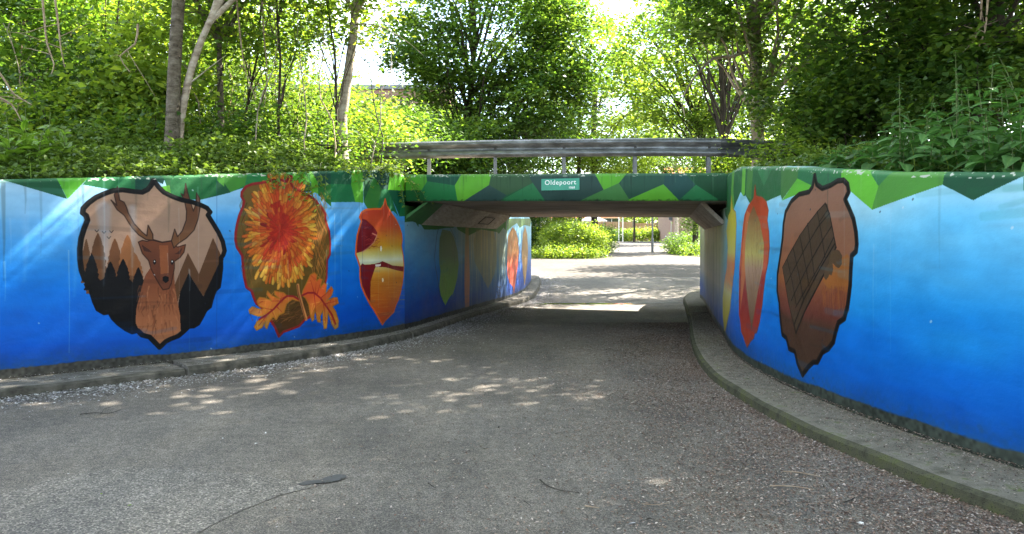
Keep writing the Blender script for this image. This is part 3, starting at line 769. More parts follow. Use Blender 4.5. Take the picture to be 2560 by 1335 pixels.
# ---- right wall
cR = Canvas(W_R, 200)
cR.sky([(0, (0, 70, 168)), (.12, (0, 84, 188)), (.3, (0, 108, 206)), (.45, (22, 134, 216)), (.6, (62, 158, 222)), (.74, (96, 176, 224)), (.88, (150, 200, 228)), (1.1, (176, 212, 232))], 13)
# weathered plaster inside the passage
s_in = W_R.st(1800, 600)[0]; s_out = W_R.st(1829, 600)[0]
X_ = (np.arange(cR.w) + .5) / cR.ppm
gr = np.clip((X_ - s_out) / (s_in - s_out + 1e-6), 0, 1)[None, :, None]
k = cR.ppm
st_n = vnoise(cR.h, cR.w, (k, k // 14), 55) * .5 + vnoise(cR.h, cR.w, (k // 2, k // 28), 56) * .5
zc = (cR.z0 + (np.arange(cR.h) + .5) / k)[:, None, None]
hi = np.array([150, 146, 84]); mi = np.array([176, 156, 128]); lo = np.array([52, 84, 150])
f1 = np.clip((zc - 0.95) / 0.5, 0, 1); f0 = np.clip((zc - 0.35) / 0.5, 0, 1)
plast = (lo * (1 - f0) + mi * f0) * (1 - f1) + hi * f1
plast = plast * (0.72 + 0.5 * st_n[..., None])
cR.a = cR.a * (1 - gr * .85) + plast * gr * .85
RG = (32, 94, 50)
greens_R = [
    (O8, RG, [(270, 330), (262, 20), (360, 20), (610, 20), (610, 235), (600, 208), (520, 244), (500, 150), (418, 262), (392, 212), (378, 216), (362, 190), (345, 232), (318, 300), (300, 380)]),
    (O8, RG, [(415, 30), (610, 30), (602, 208), (520, 244), (440, 260), (415, 235)]),
    (O8, (88, 150, 52), [(312, 60), (326, 50), (318, 170), (322, 290), (300, 300)]),
    (O8, (100, 172, 52), [(372, 52), (392, 50), (386, 200), (378, 216), (366, 196)]),
    (O8, (66, 122, 52), [(404, 52), (436, 50), (424, 240), (405, 222), (392, 210)]),
    (O8, (46, 116, 66), [(462, 60), (548, 52), (500, 154)]),
    (O8, (62, 112, 52), [(604, 40), (712, 45), (702, 110), (608, 238), (600, 208)]),
    (O8, (90, 168, 46), [(700, 110), (800, 152), (770, 192), (690, 208), (608, 242)]),
    (O8, (36, 102, 62), [(708, 45), (964, 45), (966, 130), (900, 160), (850, 175), (795, 156), (700, 110)]),
    (O8, (98, 178, 48), [(962, 45), (1122, 45), (1186, 150), (1147, 298), (1010, 180), (985, 235), (960, 130)]),
    (OR3, (98, 178, 48), [(145, 70), (365, 70), (457, 215), (405, 387), (205, 240), (150, 165)]),
    (OR3, (50, 118, 68), [(365, 70), (600, 72), (590, 102), (455, 218)]),
    (OR3, (76, 138, 52), [(590, 72), (1018, 78), (1008, 96), (990, 206), (402, 416), (405, 386), (456, 216)]),
    (OR3, (24, 74, 48), [(1012, 78), (1669, 90), (1672, 130), (1245, 336), (990, 206)]),
]
for org, c, pg in greens_R: cR.fill(cR.px(pg, org), c)
ry0 = W_R.st(2560, 430)[0]
for i, (a, b, c, d) in enumerate([(0.0, .9, .55, MG), (.9, 1.9, 1.3, LG), (1.9, 2.9, 2.2, DG), (2.9, 3.9, 3.5, OG), (3.9, 4.9, 4.2, MG)]):
    cR.fill(np.array([(ry0 - a, 2.2), (ry0 - b, 2.2), (ry0 - b, 1.9), (ry0 - c, 1.62), (ry0 - a, 1.93)]), d)
big = [(803,90),(815,145),(850,170),(900,150),(940,125),(975,120),(1000,145),(1007,190),(985,235),(1010,290),(1035,350),(1050,430),(1055,500),(1050,545),(1025,570),(1020,640),(1015,750),(1000,870),(980,945),(945,970),(930,1020),(915,1085),(885,1125),(850,1145),(820,1205),(795,1205),(765,1235),(730,1282),(700,1210),(685,1140),(650,1125),(635,1060),(610,1040),(600,960),(592,850),(580,780),(582,680),(600,560),(612,470),(618,380),(630,310),(665,245),(710,205),(770,190),(790,160)]
B = cR.px(big, O8)
zb = lambda y: cR.px([(850, y)], O8)[0][1]
cR.fill(B, [(zb(1280), (72, 50, 36)), (zb(1000), (76, 50, 36)), (zb(930), (104, 54, 42)), (zb(820), (122, 66, 46)), (zb(720), (142, 84, 48)), (zb(560), (136, 88, 62)), (zb(200), (142, 102, 82))])
cR.fill(cR.px([(890,640),(1000,560),(1022,600),(1018,720),(1005,790),(880,760),(850,720)], O8), (150, 88, 38), 0.9)
r = np.random.default_rng(18)
for _ in range(120):
    x = 850 + r.random() * 160; y = 770 + r.random() * 60
    cR.stroke(cR.px([(x, y - 20), (x + r.normal(0, 2), y + 40 + r.random() * 60)], O8), 0.012, random.choice([(132, 66, 40), (108, 56, 42), (146, 84, 40)]), 0.5, taper=True)
for _ in range(60):
    x = 606 + r.random() * 90; y = 500 + r.random() * 260
    cR.stroke(cR.px([(x, y), (x + 12, y - 90)], O8), 0.02, random.choice([(156, 92, 60), (140, 80, 52)]), 0.35, taper=True)
cR.fill(cR.px([(867,257),(880,262),(893,320),(932,520),(862,678),(745,902),(692,1032),(650,860),(612,640),(650,560),(715,450),(762,378),(820,308)], O8), (74, 56, 40))
for ln, w in (([(820,308),(845,440),(866,580)], .012), ([(762,378),(790,590),(802,690)], .012), ([(715,450),(752,640),(772,750)], .012), ([(675,520),(712,690),(738,830)], .011), ([(640,590),(672,730),(694,860)], .011),
              ([(893,318),(830,390),(740,540),(634,740)], .012), ([(905,395),(850,480),(760,640),(664,838)], .012), ([(918,460),(850,600),(770,740),(690,880)], .012), ([(893,318),(880,300),(835,365)], .01),
              ([(924,500),(840,640),(740,830),(682,980)], .016), ([(932,520),(862,678),(745,902),(692,1032)], .02), ([(682,980),(692,1032)], .012), ([(612,640),(650,860),(692,1032)], .008), ([(612,640),(715,450),(820,308),(867,257)], .008), ([(867,257),(893,320),(932,520)], .014)):
    cR.stroke(cR.px(ln, O8), w, (26, 20, 16), 0.95)
cR.fill(cR.px([(905,545),(930,534),(950,537),(968,570),(966,622),(950,645),(934,640),(912,615),(915,650),(905,690),(893,682),(885,700),(872,716),(860,700),(862,660),(885,620)], O8), (84, 62, 42))
cR.stroke(B, 0.05, (24, 20, 18), close=True)
PICS.append((cR, B, "large brown leaf with a dark tilted lattice shape and thick black edge"))
redl = [(448,150),(455,215),(490,225),(515,250),(527,300),(520,360),(530,430),(533,520),(525,610),(510,680),(500,760),(490,860),(475,960),(462,1010),(455,1030),(446,1028),(440,1060),(420,1080),(400,1118),(385,1075),(378,1050),(365,1020),(360,960),(352,920),(352,800),(355,640),(365,520),(375,400),(385,330),(410,270),(440,230),(443,190)]
Q = cR.px(redl, O8)
zq = lambda y: cR.px([(440, y)], O8)[0][1]
cR.fill(Q, [(zq(1100), (164, 60, 36)), (zq(900), (146, 42, 40)), (zq(700), (150, 52, 52)), (zq(640), (186, 92, 66)), (zq(400), (188, 78, 42)), (zq(220), (178, 64, 32))])
cR.fill(cR.px([(400,300),(375,520),(366,700),(360,900),(390,700),(400,480),(420,320)], O8), (206, 120, 70), 0.8)
cR.fill(cR.px([(440,272),(478,370),(502,500),(496,640),(470,760),(446,900),(428,1020),(412,900),(396,760),(386,620),(392,480),(412,340)], O8), [(zq(1000), (104, 74, 52)), (zq(650), (172, 136, 112)), (zq(560), (186, 170, 96)), (zq(280), (132, 88, 54))])
for _ in range(90):
    x = 395 + r.random() * 100; y = 330 + r.random() * 480
    cR.stroke(cR.px([(x, y), (x + (445 - x) * .2, y + 60)], O8), 0.012, random.choice([(120, 84, 50), (200, 180, 120), (150, 100, 60), (96, 62, 40)]), 0.45, taper=True)
cR.stroke(Q, 0.022, (168, 66, 34), 0.8, close=True)
PICS.append((cR, Q, "tall narrow red leaf with an olive middle"))
yel = [(308,210),(315,290),(333,310),(337,380),(332,520),(326,640),(312,760),(297,900),(266,1040),(256,930),(255,820),(266,720),(280,640),(285,520),(278,420),(290,330),(303,300)]
Y_ = cR.px(yel, O8)
cR.fill(Y_, [(zq(1000), (186, 168, 54)), (zq(860), (196, 186, 130)), (zq(760), (206, 130, 80)), (zq(640), (200, 116, 70)), (zq(560), (200, 190, 90)), (zq(300), (188, 172, 44))])
cR.stroke(Y_, 0.014, (166, 96, 44), 0.7, close=True)
PICS.append((cR, Y_, "slim yellow leaf beside the mouth of the passage"))
cR.wear(72, 90, 900, 110)
cR.drips(90, 4, (170, 200, 220), .2)
cR.foot(0.10, (56, 62, 52), 41); cR.crest(43)

# ---- passage wall, left
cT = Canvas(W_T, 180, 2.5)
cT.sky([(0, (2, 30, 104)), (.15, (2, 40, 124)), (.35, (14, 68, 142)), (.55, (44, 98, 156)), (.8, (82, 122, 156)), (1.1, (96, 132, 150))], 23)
X_ = (np.arange(cT.w) + .5) / cT.ppm
s1, s2 = W_T.st(1100, 600)[0], W_T.st(1190, 600)[0]
k = cT.ppm
stn = vnoise(cT.h, cT.w, (k, k // 10), 65) * .5 + vnoise(cT.h, cT.w, (k // 2, k // 22), 66) * .5
zc = (cT.z0 + (np.arange(cT.h) + .5) / k)[:, None, None]
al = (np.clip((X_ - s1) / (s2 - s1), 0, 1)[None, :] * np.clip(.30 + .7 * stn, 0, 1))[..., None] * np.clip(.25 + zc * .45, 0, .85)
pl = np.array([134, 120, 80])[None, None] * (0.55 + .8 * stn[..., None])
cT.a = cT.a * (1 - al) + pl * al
for c, pg in (((34, 74, 28), [(-40, -260), (230, -260), (205, 35), (165, -30), (-40, -20)]),
              ((34, 78, 28), [(230, -60), (620, -60), (600, 40), (500, 45), (420, 62), (270, 62), (236, 10)]),
              ((46, 88, 34), [(600, -60), (1180, -60), (1178, 70), (1150, 40), (1100, 110), (1080, 90), (900, 60), (760, 130), (640, 60)])):
    cT.fill(cT.px(pg, OT), c, 0.9)
lf = [(470,60),(440,160),(435,300),(436,430),(450,520),(440,640),(438,700),(455,800),(480,860),(505,905),(530,850),(560,800),(590,770),(612,700),(636,600),(652,450),(640,300),(600,150),(560,80)]
T1 = cT.px(lf, OT)
cT.fill(T1, [(0.3, (88, 128, 40)), (0.9, (84, 116, 52)), (1.3, (76, 92, 62))], 0.9)
for _ in range(60):
    x = 460 + r.random() * 150; y = 480 + r.random() * 300
    cT.stroke(cT.px([(x, y), (x + (530 - x) * .25, y + 70)], OT), 0.02, random.choice([(60, 90, 30), (104, 140, 54), (70, 84, 44)]), 0.5, taper=True)
cT.stroke(cT.px([(430,40),(410,120),(395,260),(385,360),(392,470),(410,560),(430,680),(450,800)], OT), 0.022, (40, 52, 60), .9)
cT.stroke(cT.px([(556,40),(590,110),(620,170),(600,300),(606,460)], OT), 0.018, (56, 58, 52), .7)
T2 = cT.px([(730,40),(722,300),(716,600),(722,930),(770,930),(776,600),(770,300),(762,40)], OT)
cT.fill(T2, [(0.2, (150, 92, 60)), (1.0, (150, 100, 70)), (1.6, (118, 100, 64))], .75)
cT.fill(cT.px([(850,60),(820,200),(830,420),(900,560),(980,720),(1050,560),(1075,400),(1070,200),(1040,80)], OT), (104, 98, 60), .5)
for (x, y) in ((1080, 690), (1095, 700), (1110, 690), (1090, 730), (1075, 750), (1105, 760), (1090, 790)):
    cT.stroke(cT.px([(x, y), (x + 14, y + 12), (x + 6, y + 26)], OT), .03, (24, 26, 30), .8)
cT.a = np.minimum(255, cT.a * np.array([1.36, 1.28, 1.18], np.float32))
PICS.append((cT, T1, "dull green leaf on the shaded passage wall"))
cT.wear(73, 40, 200, 20)
cT.foot(0.09, (40, 40, 40), 51)

# ---- far wing, left
cF = Canvas(W_F, 120, 2.8)
cF.sky([(0, (30, 66, 160)), (.3, (52, 92, 180)), (.5, (100, 140, 200)), (.7, (130, 180, 215)), (1.1, (150, 195, 215))], 27)
for c, pg in (((60, 150, 50), [(1150, -60), (1210, -60), (1200, 60), (1180, 100)]), ((90, 120, 70), [(1200, -60), (1460, -60), (1450, 30), (1380, 10), (1330, 45), (1300, -10), (1255, 20), (1200, 70)])):
    cF.fill(cF.px(pg, OT), c)
l1 = cF.px([(1252,30),(1290,80),(1315,180),(1322,300),(1312,450),(1290,600),(1268,785),(1255,700),(1215,650),(1190,560),(1184,300),(1200,140)], OT)
l2 = cF.px([(1390,20),(1415,120),(1425,300),(1412,500),(1386,690),(1365,520),(1352,300),(1366,110)], OT)
cF.fill(l1, [(0.4, (190, 90, 70)), (0.9, (200, 86, 62)), (1.3, (176, 122, 72)), (2.2, (160, 116, 60))]); cF.fill(l2, (156, 122, 80))
for _ in range(40):
    x = 1200 + r.random() * 105; y = 120 + r.random() * 400
    cF.stroke(cF.px([(x, y), (x + (1260 - x) * .3, y + 90)], OT), .03, random.choice([(140, 84, 46), (214, 140, 96), (190, 70, 56)]), .5)
PICS.append((cF, l1, "orange-brown leaf on the far wing wall")); PICS.append((cF, l2, "brown leaf on the far wing wall"))
cF.foot(0.08, (60, 60, 56), 57)

# ---- bridge edge
cD = Canvas(W_D, 220, 2.9, 2.0)
cD.a[:] = (40, 92, 58)
greens_D = [
    (OD1, (78, 148, 44), [(400, 440), (682, 440), (702, 560), (640, 652), (400, 652)]),
    (OD1, (26, 88, 44), [(400, 650), (640, 650), (698, 800), (400, 800)]),
    (OD1, (28, 78, 60), [(682, 440), (1075, 440), (1055, 490), (990, 602), (700, 560)]),
    (OD1, (34, 112, 62), [(700, 558), (990, 600), (1022, 800), (715, 800), (640, 652)]),
    (OD1, (98, 168, 50), [(1072, 440), (1376, 440), (1368, 490), (1345, 597), (1040, 790), (1020, 780), (988, 600), (1055, 490)]),
    (OD1, (58, 88, 58), [(1376, 440), (1730, 440), (1760, 490), (1800, 575), (1530, 703), (1345, 597), (1368, 490)]),
    (OD1, (48, 76, 70), [(1345, 597), (1530, 702), (1420, 800), (1000, 800), (1090, 757)]),
    (OD1, (48, 116, 72), [(1802, 573), (1955, 800), (1380, 800), (1470, 757)]),
    (OD1, (48, 74, 68), [(1730, 440), (2500, 440), (2500, 800), (1950, 800), (1930, 757), (1800, 573)]),
    (OD2, (48, 74, 68), [(-60, 440), (380, 440), (370, 490), (455, 646), (180, 800), (-60, 800)]),
    (OD2, (96, 170, 50), [(350, 440), (710, 440), (685, 490), (615, 576), (455, 646), (370, 490)]),
    (OD2, (72, 126, 66), [(615, 575), (726, 745), (730, 800), (120, 800), (215, 757), (455, 646)]),
    (OD2, (46, 84, 66), [(710, 440), (1120, 440), (1115, 485), (1080, 590), (722, 745), (615, 576), (685, 490)]),
    (OD2, (98, 172, 52), [(1080, 588), (1240, 754), (1260, 800), (700, 800), (720, 745)]),
    (OD2, (42, 80, 76), [(1110, 440), (1330, 440), (1320, 490), (1412, 592), (1240, 754), (1080, 590)]),
    (OD2, (48, 122, 74), [(1420, 593), (1655, 748), (1700, 800), (1200, 800), (1245, 752)]),
    (OD2, (32, 78, 50), [(1320, 440), (1860, 440), (1860, 800), (1690, 800), (1655, 748), (1418, 593)]),
]
for org, c, pg in greens_D: cD.fill(cD.px(pg, org), c)
r = np.random.default_rng(62)
for _ in range(90):
    x = r.random() * W_D.L; zt_ = float(np.interp(x, W_D.s, W_D.top)); ln = .05 + .35 * r.random() ** 1.5
    cD.stroke([(x, zt_), (x + .004, zt_ - ln)], .006 + .03 * r.random(), random.choice([(30, 44, 34), (30, 44, 34), (130, 150, 120)]), .08 + .2 * r.random(), taper=True, soft=2)
for _ in range(160):
    x = r.random() * W_D.L; zb0 = float(np.interp(x, [0, W_D.L], [2.262, 2.188]))
    cD.stroke([(x, zb0 + .02 * r.random()), (x + .05 * r.random(), zb0 + .03 * r.random())], .02, (24, 34, 26), .35 * r.random(), soft=2)
cD.crest(61)

IMG = {}
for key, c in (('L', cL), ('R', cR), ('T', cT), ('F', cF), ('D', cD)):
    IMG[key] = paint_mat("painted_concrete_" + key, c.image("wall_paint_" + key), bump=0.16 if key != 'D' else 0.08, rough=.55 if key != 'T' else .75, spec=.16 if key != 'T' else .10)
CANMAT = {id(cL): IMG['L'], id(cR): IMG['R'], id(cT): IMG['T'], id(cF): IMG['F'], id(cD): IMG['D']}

def uv_from_st(me, st, canvas):
    uvl = me.uv_layers.new(name="UVMap")
    vi = np.empty(len(me.loops), np.int32); me.loops.foreach_get('vertex_index', vi)
    u = st[:, 0] / canvas.wall.L; v = (st[:, 1] - canvas.z0) / (canvas.zmax - canvas.z0)
    uvl.data.foreach_set('uv', np.stack([u[vi], v[vi]], -1).astype(np.float32).ravel())

def wall_mesh(name, wall, canvas, mat, thick=0.28, zbot=-0.45):
    n = len(wall.s)
    rows = []   # (offset back, z, v for paint)
    zt = wall.top
    wob = 0.006 * np.sin(wall.s * 2.3) + 0.004 * np.sin(wall.s * 7.1)
    prof = [(0 * zt, zt * 0 + zbot), (0 * zt, zt * 0.5), (0 * zt, zt - 0.035), (0 * zt + 0.012, zt - 0.010), (0 * zt + 0.035 + wob, zt + wob * 0.4), (0 * zt + thick - .03, zt + 0 * zt), (0 * zt + thick, zt - .04), (0 * zt + thick, zt * 0 + zbot)]
    V, ST = [], []
    for off, z in prof:
        V.append(np.column_stack([wall.p + wall.nrm * off[:, None], z]))
        ST.append(np.column_stack([wall.s, np.minimum(z, zt)]))
    ST[-1][:, 1] = zt; ST[-2][:, 1] = zt
    V = np.concatenate(V); ST = np.concatenate(ST)
    k = len(prof)
    i = np.arange(n - 1)
    F = np.concatenate([np.stack([r_ * n + i, r_ * n + i + 1, (r_ + 1) * n + i + 1, (r_ + 1) * n + i], 1) for r_ in range(k - 1)])
    o = fast_mesh(name, V, F, mat)
    uv_from_st(o.data, ST, canvas)
    # close the two ends
    return o

def cap_ends(wall, mat, parent, thick=0.28, zbot=-0.45):
    for e in (0, -1):
        p, q = wall.p[e], wall.p[e] + wall.nrm[e] * thick
        t = wall.p[1] - wall.p[0] if e == 0 else wall.p[-2] - wall.p[-1]
        t = t / np.linalg.norm(t) * 0.004
        z = wall.top[e]
        mb = MB(); mb.add([(p[0]+t[0], p[1]+t[1], zbot), (q[0]+t[0], q[1]+t[1], zbot), (q[0]+t[0], q[1]+t[1], z-.02), (p[0]+t[0], p[1]+t[1], z-.035)], [(0, 1, 2, 3)])
        o = mb.build("end_face", mat, parent)

def picture(canvas, st, label, parent):
    """a painted figure: a thin coat of paint standing 2.5 mm proud of its wall"""
    st = np.asarray(st)
    lo, hi = st.min(0), st.max(0)
    gx, gy = np.meshgrid(np.arange(lo[0], hi[0], 0.08), np.arange(lo[1], hi[1], 0.16))
    pts = [Vector(p) for p in st] + [Vector((a, b)) for a, b in zip(gx.ravel(), gy.ravel())]
    n = len(st)
    v, e, f, *_ = delaunay_2d_cdt(pts, [(i, (i + 1) % n) for i in range(n)], [list(range(n))], 2, 1e-5)
    sv = np.array([(p[0], p[1]) for p in v])
    w = canvas.wall
    P = w.at(sv[:, 0]) - w.nat(sv[:, 0]) * 0.0025
    me = bpy.data.meshes.new("painted_leaf")
    me.from_pydata(np.column_stack([P, sv[:, 1]]).tolist(), [], [tuple(q) for q in f])
    me.materials.append(CANMAT[id(canvas)])
    me.update()
    uv_from_st(me, sv, canvas)
    o = bpy.data.objects.new("painted_leaf", me)
    COL.objects.link(o)
    o['label'] = label
    return adopt(o, parent)

wL = wall_mesh("wing_wall", W_L, cL, IMG['L']); tag(wL, "curved left wing wall painted with stag, flower and sunset leaves on blue", "wall")
wR = wall_mesh("wing_wall", W_R, cR, IMG['R']); tag(wR, "curved right wall painted with the big brown leaf and a slim red leaf on blue", "wall")
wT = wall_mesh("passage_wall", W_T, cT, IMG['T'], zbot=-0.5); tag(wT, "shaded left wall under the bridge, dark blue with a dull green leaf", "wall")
wF = wall_mesh("wing_wall", W_F, cF, IMG['F'], zbot=-0.5); tag(wF, "sunlit pale blue wing wall beyond the bridge with two brown leaves", "wall")
own = {id(cL): wL, id(cR): wR, id(cT): wT, id(cF): wF}
for c, st, lab in PICS: picture(c, st, lab, own[id(c)])
mb = MB()
mb.box((-0.235, 20.0, 0.22), (0.07, 0.10, 0.36))
mb.build("steel_stub", M['steel_dull'], wT)
for w_, o_ in ((W_F, wF),):
    cap_ends(w_, M['deck_side'], o_)

# ------------------------------------------------------------ ground, path, banks
def sheet(name, xs, ys, zf, mat, kind='structure', off=0.0):
    X, Y = np.meshgrid(xs, ys)
    V = np.column_stack([X.ravel(), Y.ravel(), (zf(Y) + off).ravel()])
    nx, ny = len(xs), len(ys)
    i = np.arange(nx - 1); j = np.arange(ny - 1)
    I, J = np.meshgrid(i, j)
    a = (J * nx + I).ravel()
    o = fast_mesh(name, V, np.stack([a, a + 1, a + nx + 1, a + nx], 1), mat)
    return tag(o, kind=kind)
ys_g = np.unique(np.concatenate([[-60, -20], GZ[1:-1, 0], np.arange(12, 76, 2), [120, 250, 900]]))
sheet("ground", [-500, -60, -20, 0, 20, 60, 500], ys_g, gz, M['soil'], off=-0.02)
def xl(y): return float(np.interp(y, np.concatenate([W_L.p, W_T.p, W_F.p])[:, 1], np.concatenate([W_L.p, W_T.p, W_F.p])[:, 0]))
def xr(y): return float(np.interp(y, W_R.p[:, 1], W_R.p[:, 0]))
PATH = []
for y in np.concatenate([np.arange(-18, 26, 1.0), np.arange(26, 29, .5)]):
    if y < 1.6: PATH.append((y, -12.6, xr(y) + .1 if y > -3 else 8.5))
    else: PATH.append((y, xl(y) - .1, xr(y) + .1 if y < 23.5 else 7.2 + (y - 23.5) * 2.2))
mb = MB(); vv = []; ff = []
for y, a, b in PATH:
    for t in np.linspace(0, 1, 7): vv.append((a + (b - a) * t, y, gz(y) + 0.002))
for i in range(len(PATH) - 1):
    for j in range(6): ff.append((i*7+j, i*7+j+1, (i+1)*7+j+1, (i+1)*7+j))
mb.add(vv, ff); tag(mb.build("cycle_path", M['asphalt']), kind='structure')
ej = [(28.5, -25, 26), (30, -25, 26), (33, -25, 24), (36, -25, 20), (38.5, -25, 17), (40.5, 2.0, 13), (42, 4.2, 10.6), (44, 5.2, 9.75), (48, 6.2, 10.5), (54, 7.6, 11.8), (60, 8.8, 13.2), (66, 9.6, 14.2), (70, 10.0, 15.0), (73, 6, 24), (77, 2, 30)]
mb = MB(); vv = []; ff = []
for y, a, b in ej:
    for t in np.linspace(0, 1, 5): vv.append((a + (b - a) * t, y, gz(y) + 0.006))
for i in range(len(ej) - 1):
    for j in range(4): ff.append((i*5+j, i*5+j+1, (i+1)*5+j+1, (i+1)*5+j))
mb.add(vv, ff); tag(mb.build("crossing_path", M['asphalt_light']), kind='structure')
def gp(px, py, up=0.0):
    d = (EYE - 0.0) * FPX / (py - HY)
    return ((px - CX) / FPX * d, d, up)
# coarser old surfacing lower left
edge = [(-700, 1335), (-300, 1285), (0, 1240), (120, 1202), (230, 1180), (330, 1168), (470, 1178), (620, 1188), (745, 1205), (800, 1215), (700, 1240), (600, 1280), (520, 1320), (470, 1350), (380, 1480), (300, 1800), (0, 2600)]
P = [gp(x, y, 0.0062) for x, y in edge] + [(-4.2, 0.6, 0.0062), (-4.4, 3.2, .0062)]
mb = MB(); mb.add(P, [tuple(range(len(P)))]); tag(mb.build("asphalt_patch", M['asphalt_coarse']), kind='structure')
blot = [(742, 1213), (770, 1205), (800, 1203), (815, 1196), (840, 1189), (862, 1190), (867, 1196), (850, 1204), (820, 1210), (790, 1212), (760, 1217)]
P = [gp(x, y, 0.0104) for x, y in blot]
mb = MB(); mb.add(P, [tuple(range(len(P)))]); tag(mb.build("tar_patch", M['tar']), kind='structure')

allL = np.concatenate([W_L.p, W_T.p[1:], W_F.p[1:]]); allLn = np.concatenate([W_L.nrm, W_T.nrm[1:], W_F.nrm[1:]])
crL = np.interp(allL[:, 1], [1.6, 7.98, 9.3, 10.6, 11.7, 12.4, 20, 23, 26, 30, 33], [1.85, 2.265, 2.43, 2.60, 2.70, 2.68, 2.62, 2.45, 2.18, 1.75, 1.45])
crR = np.interp(W_R.p[:, 1], [-3, 2.8, 4.82, 5.96, 6.6, 7.7, 9.47, 10.4, 12, 18, 20, 24], [1.95, 1.98, 2.05, 2.16, 2.24, 2.38, 2.55, 2.56, 2.58, 2.56, 2.4, 2.0])
def bank_z(x, y):
    """height of the earth behind the walls"""
    x = np.atleast_1d(x).astype(float); y = np.atleast_1d(y).astype(float)
    z = np.empty(len(x))
    for P_, C_, side in ((allL, crL, 0), (W_R.p, crR, 1)):
        m = (x < 2.0) if side == 0 else (x >= 2.0)
        if y.size and m.any():
            Q = P_[::4]; Cq = C_[::4]
            d = np.hypot(x[m][:, None] - Q[None, :, 0], y[m][:, None] - Q[None, :, 1])
            j = d.argmin(1); t = d[np.arange(len(j)), j]
            rise = np.interp(t, [0, .4, 1, 2.5, 6, 30], [0, .06, .28, .5, .62, .75]) if side == 0 else np.interp(t, [0, .5, 1.5, 4, 30], [0, .02, .15, .35, .6])
            z[m] = Cq[j] - 0.06 + rise
    # near the bridge the carriageway keeps the bank level
    kk = np.clip((y - 11.5) / 2.0, 0, 1) * np.clip((21.5 - y) / 2.0, 0, 1)
    z = z * (1 - kk) + (2.62 + 0.1 * np.tanh((np.abs(x - 1) - 4) / 4)) * kk
    f = np.clip((y - 24) / 12, 0, 1); f = f * f * (3 - 2 * f)
    return z * (1 - f) + (gz(y) - 0.06) * f
xs = np.arange(-60, 60.1, 0.75); ys = np.arange(-18, 37.1, 0.75)
X, Y = np.meshgrid(xs, ys)
Z = bank_z(X.ravel(), Y.ravel())
LX = np.interp(Y, allL[:, 1], allL[:, 0]); RX = np.interp(Y, W_R.p[:, 1], W_R.p[:, 0])
dist = np.full(X.size, 99.0)
for P_ in (allL[::3], W_R.p[::3]):
    dist = np.minimum(dist, np.hypot(X.ravel()[:, None] - P_[None, :, 0], Y.ravel()[:, None] - P_[None, :, 1]).min(1))
RXf = np.where(Y > 23.6, 7 + (Y - 23.6) * 1.6, RX)
okv = (((X < LX) | (X > RXf)).ravel()) & (dist > 0.18)
nx, ny = len(xs), len(ys)
I, J = np.meshgrid(np.arange(nx - 1), np.arange(ny - 1))
a = (J * nx + I).ravel()
Fq = np.stack([a, a + 1, a + nx + 1, a + nx], 1)
okf = okv[Fq].all(1)
sideL = X.ravel()[Fq].mean(1) < 1.5
for nm, sel in (("embankment", okf & sideL), ("embankment", okf & ~sideL)):
    tag(fast_mesh(nm, np.column_stack([X.ravel(), Y.ravel(), Z]), Fq[sel], M['soil']), kind='structure')
for P_, Nn, yy in ((allL, allLn, None), (W_R.p, W_R.nrm, None)):
    offs = [0.05, 0.3, 0.6, 0.95, 1.2]
    n = len(P_)
    V = []
    for o_ in offs:
        q = P_ + Nn * o_
        V.append(np.column_stack([q, bank_z(q[:, 0], q[:, 1]) - 0.012]))
    i = np.arange(n - 1)
    F_ = np.concatenate([np.stack([r_*n+i, r_*n+i+1, (r_+1)*n+i+1, (r_+1)*n+i], 1) for r_ in range(len(offs)-1)])
    tag(fast_mesh("bank_edge", np.concatenate(V), F_, M['soil']), kind='structure')

